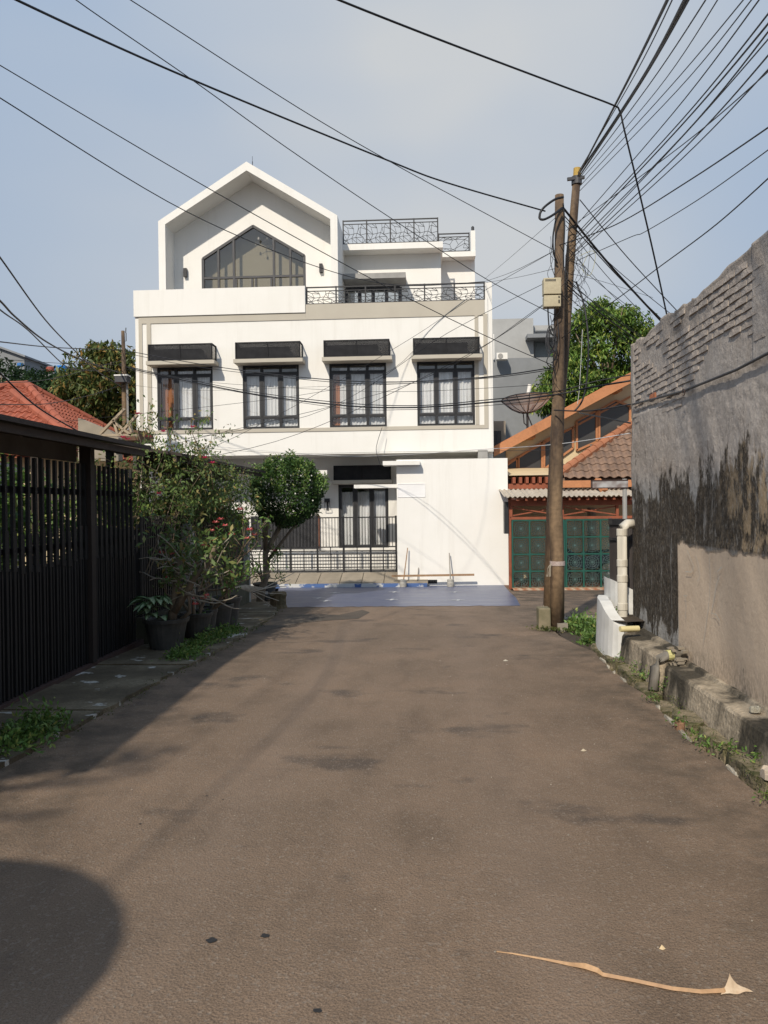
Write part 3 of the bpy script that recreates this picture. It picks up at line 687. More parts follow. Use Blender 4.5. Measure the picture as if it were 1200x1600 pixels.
while y < 9.1:
    if d0 is None: q = MB(); q.box(XG - .01, XG + .01, y - .012, y + .012, .068, 1.16); d0 = ob('thin_slat', q, barm, fence); yq = y
    else: dup(d0, (0, y - yq, 0))
    y += .125
mb = MB(); mb.box(XG - .07, XG - .055, 1.0, 9.15, .07, 1.1); ob('shade_sheet', mb, M['black'], fence)  # black sheet stands in for the dark shade of the carport interior
mb = MB(); mb.box(XG - .06, XG + .06, 7.75, 7.85, .066, 2.3); ob('gate_post', mb, mat('brown_black_post', (.03, .022, .018), rough=.7), fence)
# second run of fence further on, plinth below
f2 = thing('bar_fence', (XG, 12, -.1), 'lower black bar fence behind the flower pots, on a mossy plinth', 'fence')
q = MB(); q.box(XG - .12, XG + .1, 9.22, 14.6, -.4, .32); ob('plinth', q, mat('mossy_plinth', (.09, .085, .06), (.05, .05, .03), .95, 5, bm=.3, bsc=30), f2)
q = MB()
for z in (.45, 1.42): q.box(XG - .04, XG - .01, 9.22, 14.6, z, z + .045)
ob('cross_rail', q, M['black'], f2)
b0 = None; y = 9.28
while y < 14.55:
    if b0 is None: q = MB(); q.box(XG - .008, XG + .018, y - .014, y + .014, .3, 1.56); b0 = ob('bar', q, mat('bar_grey', (.035, .032, .03), (.055, .05, .045), .55, 6, isl=-.3), f2); yq = y
    else: dup(b0, (0, y - yq, 0))
    y += .078
q = MB(); q.box(XG - .07, XG - .05, 9.22, 14.6, .3, 1.4); ob('shade_sheet', q, M['black'], f2)  # black sheet again standing in for shade behind the bars
# concrete posts
pm = mat('weathered_white_post', (.42, .41, .38), (.17, .165, .15), .9, 4, 6, .45, .7, .3, 40, stretch=(1, 1, .4))
for (px, ptop, pbot, Y, w, lab) in ((291, 818, 960, 10.9, .2, 'stained white concrete post rising behind the red flowered pots'), (381, 811, 931, 14.75, .2, 'pale weathered concrete post at the far end of the bar fence')):
    a = WY(px, ptop, Y); q = MB(); s = w / 2; x = a.x; zt2 = a.z
    q.add([(x - s, Y - s, gz(Y) - .1), (x + s, Y - s, gz(Y) - .1), (x + s, Y + s, gz(Y) - .1), (x - s, Y + s, gz(Y) - .1), (x - s * .9, Y - s * .9, zt2 - .05), (x + s * .9, Y - s * .9, zt2 - .05), (x + s * .9, Y + s * .9, zt2 - .05), (x - s * .9, Y + s * .9, zt2 - .05), (x - s * .5, Y - s * .5, zt2), (x + s * .5, Y - s * .5, zt2), (x + s * .5, Y + s * .5, zt2), (x - s * .5, Y + s * .5, zt2)],
          [(3, 2, 1, 0)] + [(i, (i + 1) % 4, (i + 1) % 4 + 4, i + 4) for i in range(4)] + [(i + 4, (i + 1) % 4 + 4, (i + 1) % 4 + 8, i + 8) for i in range(4)] + [(8, 9, 10, 11)])
    ob('concrete_post', q, pm, bevel=.01, label=lab, cat='post', group='concrete fence posts')
# carport roofs
fas = mat('fascia_dark', (.03, .022, .018), (.05, .036, .028), .75, 3, stretch=(1, 1, 4)); soff = mat('fascia_grey', (.10, .09, .08), (.07, .06, .055), .8, 3)
def carport(y0, y1, lab, tip):
    t = thing('carport_roof', (-4.8, (y0 + y1) / 2, 2.3), lab, 'carport', 'carport roofs over the fence')
    q = MB(); xe = -3.05
    q.add([(xe, y0, 2.345), (xe, y1, 2.35), (-5.2, y1 - tip, 2.70), (-5.2, y0, 2.70), (xe, y0, 2.305), (xe, y1, 2.31), (-5.2, y1 - tip, 2.66), (-5.2, y0, 2.66)], [(0, 1, 2, 3), (7, 6, 5, 4), (0, 4, 5, 1), (1, 5, 6, 2), (2, 6, 7, 3), (3, 7, 4, 0)])
    ob('roof_sheet', q, fas, t)
    q = MB(); q.box(xe - .1, xe - .06, y0, y1 - .04, 2.235, 2.30); ob('fascia', q, fas, t)
    q = MB(); q.box(xe - .62, xe - .58, y0, y1 - .6, 2.15, 2.32); ob('gutter_board', q, soff, t)
    y = y0 + .3
    while y < y1 - .2:
        q = MB(); q.bar((xe - .12, y, 2.27), (-5.1, y, 2.61), .05, .07); ob('rafter', q, fas, t); y += .9
    for yy_ in (y0 + .2, (y0 + y1) / 2, y1 - 1.0):
        q = MB(); q.box(-5.1, -5.0, yy_, yy_ + .1, -.35, 2.62); ob('post', q, fas, t)
    return t
carport(2.0, 8.45, 'near dark carport roof jutting over the tall slatted gate', 0)
carport(9.5, 14.6, 'far dark carport roof ending in front of the round topiary tree', 0)
# neighbour's ground floor wall behind the garden
q = MB(); q.box(-8.6, -8.4, -3, 15.5, -.35, 2.6); ob('garden_back_wall', q, M['cement'], label='grey garden wall standing in shade behind the slatted gate', cat='wall')

# ================================================================ POTS AND PLANTS
potm = mat('plastic_pot', (.045, .045, .043), (.08, .077, .068), .5, 7, 4, bm=.05)
bark = mat('grey_bark', (.22, .17, .115), (.12, .09, .06), .9, 9, 5, bm=.5, bsc=40, bd=.02, stretch=(1, 1, .4))
twig = mat('pale_twig', (.36, .32, .26), (.22, .19, .14), .9, 9)
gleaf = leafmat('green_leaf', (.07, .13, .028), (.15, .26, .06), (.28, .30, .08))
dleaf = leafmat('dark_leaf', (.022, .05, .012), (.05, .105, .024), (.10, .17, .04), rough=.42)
roseleaf = leafmat('rose_leaf', (.075, .12, .038), (.165, .24, .07), (.32, .24, .09))
redpet = leafmat('red_petal', (.48, .02, .025), (.72, .05, .06), (.8, .25, .25)); pinkpet = leafmat('magenta_petal', (.45, .012, .06), (.65, .03, .12)); whitepet = leafmat('white_petal', (.62, .62, .55), (.7, .7, .64))
def pot(p, r, h, parent, handles=True):
    q = MB(); x, y, z = p
    q.lathe((x, y, z), [(r * .66, 0), (r * .70, .01), (r * .88, h * .72), (r * .93, h * .86), (r * 1.0, h * .87), (r * 1.03, h * .985), (r * .98, h), (r * .9, h * .985), (r * .86, h * .88), (r * .3, h * .87)], 26)
    o = ob('pot', q, potm, parent, smooth=False, origin=p)
    q = MB(); q.lathe((x, y, z + h * .885), [(r * .88, 0), (r * .5, .012), (.01, .02)], 16); ob('potting_soil', q, M['soil'], parent)
    return o
def wander(p, d, L_, n, g, wob=.35, up=.1):
    pts = [Vector(p)]; d = Vector(d).normalized()
    for i in range(n):
        d = (d + Vector((g.gauss(0, wob), g.gauss(0, wob), g.gauss(0, wob) + up)) * .5).normalized(); pts.append(pts[-1] + d * (L_ / n))
    return pts
def shrub(p, g, nst, L0, r0, lv, spread=.8, up=.9):
    """forking branches; returns MeshBuilder and twig tips"""
    mb = MB(); tips = []
    def grow(p, d, L_, r, k):
        pts = wander(p, d, L_, 4, g, .32, .12); mb.tube(pts, [r * (1 - .12 * i) for i in range(5)], 6 if k < 2 else 4, cap=False)
        if k >= lv: tips.append((pts[-1], (pts[-1] - pts[-2]).normalized())); tips.append((pts[2], (pts[-1] - pts[-2]).normalized())); return
        for _ in range(g.choice((2, 3, 2))):
            dd = (pts[-1] - pts[-2]).normalized() + Vector((g.gauss(0, spread), g.gauss(0, spread), g.gauss(.1, spread * .6))) * .75
            grow(pts[-1], dd, L_ * g.uniform(.6, .85), r * .58, k + 1)
    for i in range(nst): a = g.uniform(0, 6.28); grow(Vector(p) + Vector((math.cos(a) * .06, math.sin(a) * .06, 0)), (math.cos(a) * .4, math.sin(a) * .4, up), L0 * g.uniform(.8, 1.15), r0, 0)
    return mb, tips
def flower(c, s, m, parent, seed=0, name='flower', **k):
    g = np.random.default_rng(seed); n = 9; V = []; F = []
    for i in range(n):
        a = 2 * math.pi * i / 5 + g.uniform(-.2, .2); e = .25 if i < 5 else .9; d = np.array([math.cos(a), math.sin(a), e]); w = np.array([-math.sin(a), math.cos(a), 0]); o = len(V); s2 = s * (1 if i < 5 else .6)
        V += [c, c + d * s2 * .5 + w * s2 * .38, c + d * s2, c + d * s2 * .5 - w * s2 * .38]; F.append((o, o + 1, o + 2, o + 3))
    return ob(name, (np.array(V), np.array(F)), m, parent, **k)
# five pots along the fence
g = random.Random(5)
def at_pot(px, py): p = G(px, py); return Vector((p.x, p.y + .0, p.z + .03))
# -- front pot: aglaonema and an old twisted desert rose
p = at_pot(250, 1022); p.y += .22
front = thing('potted_plant', p, 'largest front pot, twisted bare branched shrub with pale striped broad leaves', 'potted plant', 'dark pots along the fence')
pot(p, .265, .36, front)
top = p + Vector((0, 0, .33))
q = MB(); tips = []
q.tube([top + Vector((.06, 0, -.05)), top + Vector((.10, .02, .2)), top + Vector((.14, .0, .5)), top + Vector((.16, .02, .72))], [.06, .05, .045, .04], 8)
ob('trunk', q, bark, front, smooth=True)
q = MB(); q.tube([top + Vector((.1, .0, .1)), top + Vector((.24, -.02, .32)), top + Vector((.36, .0, .52)), top + Vector((.52, .03, .68)), top + Vector((.60, 0, .86))], [.05, .045, .04, .033, .025], 8)
q.tube([top + Vector((.16, -.06, -.02)), top + Vector((.30, -.06, .1)), top + Vector((.30, -.05, .24)), top + Vector((.26, -.02, .4))], [.025, .025, .022, .015], 7)
ob('branch', q, bark, front, smooth=True)
q = MB()
for i in range(44):
    b = top + Vector((g.uniform(.05, .5), g.uniform(-.08, .08), g.uniform(.25, .75))); a = g.uniform(0, 6.28)
    d = Vector((math.cos(a), math.sin(a) * .7, g.uniform(-.25, .5))); pts = wander(b, d, g.uniform(.3, .65), 6, g, .38, .18); q.tube(pts, [.011, .01, .009, .008, .007, .006, .005], 5, cap=False); tips.append(pts[-1]); tips.append(pts[4])
ob('twig', q, twig, front, smooth=True)
P_ = []
for t_ in tips:
    if t_.z > top.z + .35 and t_.x > top.x + .12:
        for _ in range(9): P_.append(t_ + Vector((g.gauss(0, .075), g.gauss(0, .075), g.gauss(.03, .07))))
for _ in range(240): P_.append(top + Vector((g.gauss(.2, .2), g.gauss(0, .14), g.gauss(.95, .17))))
leaves('foliage', P_, .085, roseleaf, front, 3)
def broadleaf():
    m, t, b = new_mat('striped_leaf'); sp = tn(t, 'ShaderNodeUVMap'); n = noise(t, 40, 3)
    v = tn(t, 'ShaderNodeSeparateXYZ'); t.links.new(tn(t, 'ShaderNodeAttribute', attribute_name='side', attribute_type='GEOMETRY').outputs['Vector'], v.inputs[0])
    c = ramp(t, mth(t, 'ADD', v.outputs[0], mth(t, 'MULTIPLY', mth(t, 'SUBTRACT', n, .5), .5)), [(.5, (.34, .44, .26)), (.72, (.05, .12, .035))])
    t.links.new(c, b.inputs['Base Color']); b.inputs['Roughness'].default_value = .4; return m
blm = broadleaf()
def broad(c, d, L_, w, m, parent):
    d = Vector(d).normalized(); s = d.cross(Vector((0, 0, 1))).normalized(); n = 7; V = []; sd_ = []
    for i in range(n + 1):
        t_ = i / n; x = Vector(c) + d * L_ * t_ + Vector((0, 0, -.55 * L_ * t_ * t_)); ww_ = w * math.sin(math.pi * min(1, t_ * .93 + .05)) ** .8
        for k, u in enumerate((-1, -.5, 0, .5, 1)): V.append(x + s * ww_ * u + Vector((0, 0, abs(u) * ww_ * .35))); sd_.append(abs(u))
    F = [(i * 5 + k, i * 5 + k + 1, i * 5 + k + 6, i * 5 + k + 5) for i in range(n) for k in range(4)]
    mb = MB(); mb.add(V, F); o = ob('leaf', mb, m, parent, smooth=True)
    at = o.data.attributes.new('side', 'FLOAT_VECTOR', 'POINT')
    for i, x in enumerate(sd_): at.data[i].vector = (x, 0, 0)
    return o
for i in range(26):
    a = g.uniform(-3.4, .3); h = g.uniform(.0, .26); c = top + Vector((-.14 + g.uniform(-.05, .07), -.05, h)); broad(c, (math.cos(a), math.sin(a) * .8 - .25, .75 - h), g.uniform(.2, .3), g.uniform(.042, .06), blm, front)
# -- the other pots
def flower_pot(px, py, r, h, lab, L0, nfl, seed, pm_=None, lv=3, nl=9, back=.2, lsz=.07, lm=None):
    g = random.Random(seed); p = at_pot(px, py); p.y += back
    t = thing('potted_plant', p, lab, 'potted plant', 'dark pots along the fence'); pot(p, r, h, t)
    mb, tips = shrub(p + Vector((0, 0, h * .85)), g, 3, L0, .028, lv); ob('branch', mb, bark, t, smooth=True)
    P_ = [c + Vector((g.gauss(0, .05), g.gauss(0, .05), g.gauss(.02, .05))) for c, d in tips for _ in range(max(3, int(nl * .55)))]; leaves('foliage', P_, lsz, lm or gleaf, t, seed)
    tt = sorted(tips, key=lambda e: e[0].y)[: max(1, len(tips) // 2)]
    for i in range(nfl):
        c, d = g.choice(tt)
        flower(np.array(c + Vector((g.gauss(0, .04), -.04, .04))), .075, pm_ or redpet, t, seed * 10 + i)
    P_ = [p + Vector((math.cos(a) * r * .7 * g.random(), math.sin(a) * r * .7 * g.random(), h * .92)) for a in [g.uniform(0, 6.28) for _ in range(90)]]; leaves('ground_weed', P_, .04, gleaf, t, seed + 3)
    return t
flower_pot(300, 1004, .21, .33, 'second pot from the front, desert rose with a red bloom near its rim', .32, 4, 21, nl=7)
flower_pot(316, 999, .15, .34, 'narrow small pot squeezed third in the row, leafy desert rose', .36, 3, 22, nl=8)
coral = leafmat('coral_petal', (.75, .07, .07), (.85, .16, .14), (.9, .4, .38))
pots4 = flower_pot(334, 991, .22, .36, 'fourth pot in the row, tall open shrub with scattered coral blooms', .46, 7, 23, nl=8)
flower_pot(346, 984, .245, .42, 'last and tallest pot of the row, long bare drooping stems', .42, 5, 24, nl=10, lsz=.06)
t = flower_pot(413, 939, .245, .33, 'pot with a white sticker beside the cut stump, under the topiary tree', .4, 1, 25, nl=12, back=.1)
p = at_pot(413, 939); q = MB(); q.box(p.x + .02, p.x + .10, p.y - .132, p.y - .12, p.z + .12, p.z + .18); ob('sticker', q, M['markwhite'], t)
for k, (px, py) in enumerate([(337, 817), (331, 830), (318, 853), (390, 828), (386, 842), (352, 822), (345, 812), (362, 836), (300, 938), (305, 945), (322, 931), (318, 936)]):
    c = WY(px, py, 9.75 if px < 365 and py < 900 else (8.9 if py > 900 else 10.2)); flower(np.array(c), .062, coral, pots4, 900 + k)
# low drooping stems reaching over the slabs
q = MB(); bs = G(345, 985) + Vector((0, .2, .55)); g = random.Random(9)
for i in range(6):
    e = G(430 + i * 6, 962 - i * 3) + Vector((0, 0, .12 + .1 * i)); mid = (bs + e) / 2 + Vector((0, 0, .12 - .05 * i)); q.tube([bs, (bs + mid) / 2 + Vector((0, 0, .06)), mid, (mid + e) / 2 + Vector((0, 0, g.uniform(-.03, .03))), e], [.014, .012, .010, .008, .005], 5)
ob('bare_stems', q, twig, label='long bare arching stems drooping from the last pot towards the road', cat='plant')
# ---- climbing rose over the second fence: arching canes, thin leaf sprays, crimson blooms
rose = thing('climbing_rose', (-3.3, 10, -.1), 'tall climbing rose with crimson blooms above the bar fence', 'rose bush')
g = random.Random(31); q = MB(); RL = []; tips = []
for i in range(42):
    x = g.uniform(-4.0, -3.45); y = g.uniform(8.9, 12.6); hgt = g.uniform(1.5, 2.75) if y < 10.8 else g.uniform(1.4, 2.25)
    pts = wander((x, y, .3), (g.uniform(-.05, .4), g.uniform(-.25, .1), 1), hgt, 9, g, .16, .12); q.tube(pts, [.012 - .001 * k for k in range(10)], 4, cap=False); tips.append(pts[-1])
    for k in range(4, 10):
        for _ in range(2):
            b = wander(pts[k], (g.gauss(0, 1), g.gauss(0, 1), g.uniform(-.2, .6)), g.uniform(.15, .4), 3, g, .3, 0); q.tube(b, [.005, .004, .003, .003], 3, cap=False)
            for c in b[1:]:
                if c.z < 1.5: continue
                for _ in range(7): RL.append(c + Vector((g.gauss(0, .055), g.gauss(0, .055), g.gauss(0, .05))))
for (px, py) in ((215, 655), (232, 628), (262, 640), (270, 668), (298, 655), (318, 700), (240, 690), (290, 690)):       # tall thin shoots against the white house
    e = WY(px, py, 10.0 + g.uniform(-.4, .4)); b = Vector((e.x * .97 + g.uniform(-.15, .15), e.y, 1.9)); pts = [b, b.lerp(e, .4) + Vector((.03, 0, 0)), b.lerp(e, .8) - Vector((.03, 0, 0)), e]; q.tube(pts, [.009, .007, .005, .003], 4); tips.append(e)
    for _ in range(95): s_ = g.random() ** .8; c = b.lerp(e, s_); RL.append(c + Vector((g.gauss(0, .11), g.gauss(0, .1), g.gauss(0, .04))))
RL = RL + [Vector(v) for v in crown_pts((-3.05, 10.3, 2.02), (.55, 1.3, .42), 70, 20, .17, 61)] + [Vector(v) for v in crown_pts((-3.1, 12.2, 1.75), (.45, .9, .38), 34, 20, .16, 62)]
ob('cane', q, bark, rose, smooth=True); leaves('foliage', RL, .062, roseleaf, rose, 8, droop=.5)
for i, (px, py) in enumerate([(215, 647), (227, 678), (232, 683), (301, 668), (255, 675), (332, 724), (192, 684), (199, 687), (180, 690), (320, 716), (248, 772)]):
    c = WY(px, py, 9.6); flower(np.array(c), .062, pinkpet, rose, i, 'rose')
# ---- bamboo-like bright bush in front of the far post
bush = thing('garden_shrub', (-3.2, 12.4, -.1), 'light green feathery shrub between the two concrete posts', 'shrub')
P_ = []; q = MB()
for i in range(30):
    x = g.uniform(-3.85, -3.35); y = g.uniform(11.6, 13.4); pts = wander((x, y, .2), (g.uniform(-.1, .15), g.uniform(-.15, .1), 1), g.uniform(1.3, 2.2), 7, g, .15, .1); q.tube(pts, [.011 - .0012 * k for k in range(8)], 4, cap=False)
    for c in pts[3:]:
        for _ in range(22): P_.append(c + Vector((g.gauss(0, .13), g.gauss(0, .13), g.gauss(0, .09))))
ob('stem', q, bark, bush, smooth=True); leaves('foliage', P_, .08, gleaf, bush, 12, asp=.25, droop=.6)
# dark leaf bulk behind the gates
for (c, r, n, sz, seed, lab) in (((-6.0, 8.4, 1.6), (1.3, 3.2, 1.0), 120, .13, 41, 'leafy garden shrubs seen through the tall gate bars'), ((-4.3, 10.6, 1.35), (.7, 1.5, .75), 70, .10, 42, 'dark garden shrub behind the bar fence, under the rose'), ((-4.2, 13.6, 1.2), (.6, 1.5, .8), 50, .10, 43, 'dark garden shrub hidden behind the feathery shrub')):
    t = thing('garden_shrub', (c[0], c[1], -.2), lab, 'shrub', 'shrubs behind the fence')
    leaves('foliage', crown_pts(c, r, n, 75, .3, seed), sz, gleaf, t, seed)
    q = MB(); gg = random.Random(seed)
    for i in range(8): q.tube(wander((c[0] + gg.uniform(-.5, .5), c[1] + gg.uniform(-1, 1), -.2), (gg.gauss(0, .2), gg.gauss(0, .2), 1), 1.6, 5, gg, .2, .1), .02, 5)
    ob('stem', q, bark, t)
# ---- round topiary tree with white flowers
Yb = 15.4
c = WY(449, 772, Yb); rr = 57 / FPX * Yb; b = G(428, 932); b = Vector((b.x, 14.9, gz(14.9)))
topi = thing('topiary_tree', b, 'ball shaped topiary tree dotted with white flowers', 'tree')
q = MB(); pts = [b - Vector((0, 0, .1)), b + Vector((.05, .05, .25)), b + Vector((.13, .15, .55)), b + Vector((.08, .3, .95)), Vector((c.x, Yb, c.z - rr * .5))]
q.tube(pts, [.085, .075, .065, .055, .045], 9)
for e in ((-.3, .1, -.25), (.35, -.1, -.2), (.1, .3, .1), (-.15, -.3, .2), (.3, .2, .3), (-.35, 0, .3)): q.tube([pts[3] + Vector((0, 0, -.2)) if e[2] < 0 else pts[3], pts[3].lerp(c + Vector(e) * 1.6, .5), c + Vector(e) * 1.5], [.035, .025, .012], 6)
ob('trunk', q, bark, topi, smooth=True)
gn = np.random.default_rng(4); n = 15000; d = gn.normal(size=(n, 3)); d /= np.linalg.norm(d, axis=1)[:, None]
lump = 1 + .07 * np.sin(d[:, 0] * 7 + 1) * np.sin(d[:, 2] * 6) + .05 * np.sin(d[:, 1] * 11 + d[:, 2] * 9)
rad = rr * lump * (gn.uniform(.55, 1.04, n) ** .35); rad = np.where(gn.random(n) < .02, rad * 1.08, rad)
pp = d * rad[:, None]; pp[:, 2] = np.where(pp[:, 2] < 0, pp[:, 2] * .9, pp[:, 2]) ; pp += np.array(c)
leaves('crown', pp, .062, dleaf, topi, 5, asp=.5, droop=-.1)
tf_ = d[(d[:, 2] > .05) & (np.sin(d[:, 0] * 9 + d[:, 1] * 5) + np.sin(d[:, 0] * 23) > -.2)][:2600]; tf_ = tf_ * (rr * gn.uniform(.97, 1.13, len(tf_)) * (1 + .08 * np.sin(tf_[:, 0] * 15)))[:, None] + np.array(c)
leaves('sunlit_top_tufts', tf_, .055, gleaf, topi, 6, asp=.4, droop=-.6)  # uneven tufts in brighter leaf colour, painting the sunlit top of the crown
fl = [d[i] * rr * 1.03 + np.array(c) for i in range(400) if d[i][1] < .1 and (d[i][0] + d[i][2] > .35)][:26]
gf = np.random.default_rng(3); V = []; F = []
for q_ in fl:
    for k in range(6):
        a = k * 1.05; e = np.array([math.cos(a), -.35, math.sin(a)]) * .017; w = np.array([-math.sin(a), 0, math.cos(a)]) * .008; o = len(V); V += [q_, q_ + e * .6 + w, q_ + e, q_ + e * .6 - w]; F.append((o, o + 1, o + 2, o + 3))
ob('blossom', (np.array(V), np.array(F)), whitepet, topi)
# cut stump
b = G(433, 951); q = MB(); q.lathe((b.x, b.y + .13, b.z - .02), [(.17, 0), (.14, .08), (.135, .2), (.15, .27), (.12, .285)], 11)
for i, v in enumerate(q.v): k = 1 + .1 * math.sin(i * 2.3); q.v[i] = (b.x + (v[0] - b.x) * k, v[1], v[2] + (.03 * math.sin(i * 1.7) if v[2] > b.z + .2 else 0))
ob('tree_stump', q, mat('stump_wood', (.20, .14, .08), (.07, .06, .03), .95, 7, bm=.6, bsc=25, bd=.03, stretch=(1, 1, .3)), label='short rough tree stump at the corner of the blue painted floor', cat='stump')
# ---- weeds and moss
def weeds(name, pts, n, spread, size, lab, m=None, seed=0, h=.07, **k):
    g = np.random.default_rng(seed); P_ = []
    for (x, y, z) in pts:
        q = g.normal(size=(n, 3)) * np.array([spread, spread, 0]); q[:, 2] = np.abs(g.normal(size=n)) * h * np.exp(-(q[:, 0] ** 2 + q[:, 1] ** 2) / (2 * (spread * 1.1) ** 2)) + .01
        P_.append(q + np.array([x, y, z]))
    return leaves(name, np.concatenate(P_), size, m or gleaf, None, seed, droop=-.4, kind='stuff', **k)
wp = [G(px, py) for px, py in [(285, 1034), (300, 1024), (312, 1015), (322, 1010), (334, 1003), (346, 999), (358, 994), (368, 991), (292, 1030), (328, 1002)]]
weeds('weeds', [(p.x - .03, p.y, p.z + .03) for p in wp], 260, .085, .045, '', seed=1)
wp = [G(px, py) for px, py in [(10, 1182), (30, 1172), (50, 1165), (70, 1152), (82, 1143), (22, 1160), (45, 1150), (60, 1143)]]
weeds('weeds', [(p.x - .0, p.y, p.z + .03) for p in wp], 150, .08, .05, '', seed=2, h=.1)
weeds('moss', [(edge(y) + rnd.uniform(-.08, .02), y, gz(y) + .0) for y in np.arange(3.6, 14, .16)], 26, .05, .02, '', M['moss'], 3, h=.015)
# dry palm frond poking in from the left
fr = thing('dry_palm_frond', (-2.9, 4.6, .35), 'dry brown palm frond leaning on the gate at the left edge', 'palm frond')
q = MB(); p0 = Vector((-3.32, 4.6, .62)); 
q.tube([p0 + Vector((0, -.5, -.25)), p0 + Vector((0, -.2, 0)), p0 + Vector((.03, .25, .07)), p0 + Vector((.06, .6, .02))], [.014, .011, .008, .004], 5)
g = random.Random(3)
for i in range(22):
    s_ = g.random(); b = p0 + Vector((.04 * s_, -.2 + .8 * s_, .04)); q.tube([b, b + Vector((g.uniform(.0, .08), .12, g.uniform(-.02, .07))), b + Vector((g.uniform(.02, .12), .26, g.uniform(-.16, .02)))], [.004, .003, .002], 3)
ob('frond_rib', q, mat('dry_frond', (.33, .22, .14), (.22, .14, .09), .8, 9), fr)
# ================================================================ RIGHT: old wall, plinth, gutter
XW = 2.3; WY0, WY1, WZ = -2.0, 8.72, 3.42
def wallmat():
    m, t, b = new_mat('old_plaster'); p = tn(t, 'ShaderNodeNewGeometry').outputs['Position']; s = tn(t, 'ShaderNodeSeparateXYZ'); t.links.new(p, s.inputs[0]); Y, Z = s.outputs[1], s.outputs[2]
    rag = noise(t, 2.6, 7, vec=p, stretch=(1, 1, .45), rough=.72); rag2 = noise(t, 1.5, 4, vec=p, rough=.6)
    fine = noise(t, 28, 5, vec=p, rough=.65); mid = noise(t, 6, 5, vec=p, rough=.6)
    up = ramp(t, mid, [(.3, (.37, .325, .285)), (.5, (.45, .40, .355)), (.7, (.53, .475, .42))])
    warm = noise(t, 1.1, 3, vec=p); up = mix(t, ramp(t, warm, [(.45, 0), (.7, .45)]), up, (.33, .26, .20))
    tp = mth(t, 'MULTIPLY', mth(t, 'ADD', mth(t, 'SUBTRACT', Z, 3.2), mth(t, 'MULTIPLY', mth(t, 'SUBTRACT', rag2, .5), 1.6)), 2.6, clamp=True)
    up = mix(t, mth(t, 'MULTIPLY', tp, .75), up, (.17, .135, .105))
    mz = mth(t, 'MULTIPLY', mth(t, 'SUBTRACT', mid, .56), 8, clamp=True); up = mix(t, mth(t, 'MULTIPLY', mz, .3), up, (.2, .165, .135))
    # bluish grey lower skim band at the far end
    lowg = ramp(t, mid, [(.3, (.31, .30, .285)), (.7, (.42, .405, .38))])
    # black mould between two ragged heights
    zt_ = mth(t, 'ADD', mth(t, 'MULTIPLY', mth(t, 'SUBTRACT', rag, .5), 2.3), 1.95)
    zt_ = mth(t, 'ADD', zt_, mth(t, 'MULTIPLY', mth(t, 'SUBTRACT', rag2, .5), .9))
    top = mth(t, 'MULTIPLY', mth(t, 'SUBTRACT', zt_, Z), 7, clamp=True)
    far = mth(t, 'MULTIPLY', mth(t, 'SUBTRACT', Y, 7.16), 40, clamp=True)     # 1 beyond the beige panel
    zb_ = mth(t, 'SUBTRACT', 1.25, mth(t, 'MULTIPLY', far, .85))
    edgeb = mth(t, 'MULTIPLY', mth(t, 'SUBTRACT', Z, mth(t, 'ADD', zb_, mth(t, 'MULTIPLY', mth(t, 'SUBTRACT', rag, .5), mth(t, 'MULTIPLY', far, 1.6)))), 22, clamp=True)
    streak = noise(t, 9, 6, vec=p, stretch=(1, 1, .16), rough=.7); grain = noise(t, 45, 4, vec=p, stretch=(1, 1, .35), rough=.7)
    mould = mth(t, 'MULTIPLY', mth(t, 'MULTIPLY', top, edgeb), ramp(t, streak, [(.32, .25), (.42, .95), (.5, 1)]))
    mould = mth(t, 'MULTIPLY', mould, ramp(t, grain, [(.3, .5), (.45, 1)]))
    base = mix(t, ramp(t, mth(t, 'MULTIPLY', mth(t, 'SUBTRACT', 1.98, Z), 4, clamp=True), [(0, 0), (1, 1)]), up, lowg)
    # peeled ochre underlayer shows inside the mould close to the camera
    near = mth(t, 'MULTIPLY', mth(t, 'SUBTRACT', 6.35, Y), 1.1, clamp=True); och = mth(t, 'MULTIPLY', near, ramp(t, noise(t, 7, 6, vec=p, stretch=(1, 1, .55), rough=.7), [(.48, 0), (.56, 1)]))
    mc = ramp(t, fine, [(.3, (.026, .022, .018)), (.7, (.10, .08, .058))]); mc = mix(t, och, mc, (.36, .27, .17))
    c = mix(t, mould, base, mc)
    # beige repaired panel low down, near
    beige = ramp(t, rag2, [(.3, (.60, .47, .345)), (.7, (.70, .56, .42))])
    beige = mix(t, ramp(t, noise(t, 22, 4, vec=p, stretch=(1, 1, .6)), [(.70, 0), (.74, .6)]), beige, (.13, .11, .09))
    crack = tn(t, 'ShaderNodeTexVoronoi', feature='DISTANCE_TO_EDGE'); crack.inputs['Scale'].default_value = 2.6; crack.inputs['Randomness'].default_value = 1
    wv = mix(t, .16, p, tn(t, 'ShaderNodeTexNoise').outputs['Color']); t.links.new(wv, crack.inputs['Vector'])
    bl = mth(t, 'MULTIPLY', mth(t, 'SUBTRACT', mth(t, 'ADD', 1.30, mth(t, 'MULTIPLY', mth(t, 'SUBTRACT', rag2, .5), .12)), mth(t, 'SUBTRACT', Z, mth(t, 'MULTIPLY', mth(t, 'SUBTRACT', mid, .5), .10))), 34, clamp=True)
    bl = mth(t, 'MULTIPLY', bl, mth(t, 'SUBTRACT', 1, far))
    c = mix(t, bl, c, beige)
    low = mth(t, 'MULTIPLY', mth(t, 'SUBTRACT', mth(t, 'ADD', .25, mth(t, 'MULTIPLY', rag, .5)), Z), 3, clamp=True)
    c = mix(t, mth(t, 'MULTIPLY', low, ramp(t, grain, [(.4, 0), (.6, .8)])), c, (.12, .10, .075))
    c = mix(t, mth(t, 'SUBTRACT', 1, mth(t, 'MULTIPLY', bl, .6)), c, ramp(t, fine, [(.3, .78), (.7, 1.15)]), 'MULTIPLY')
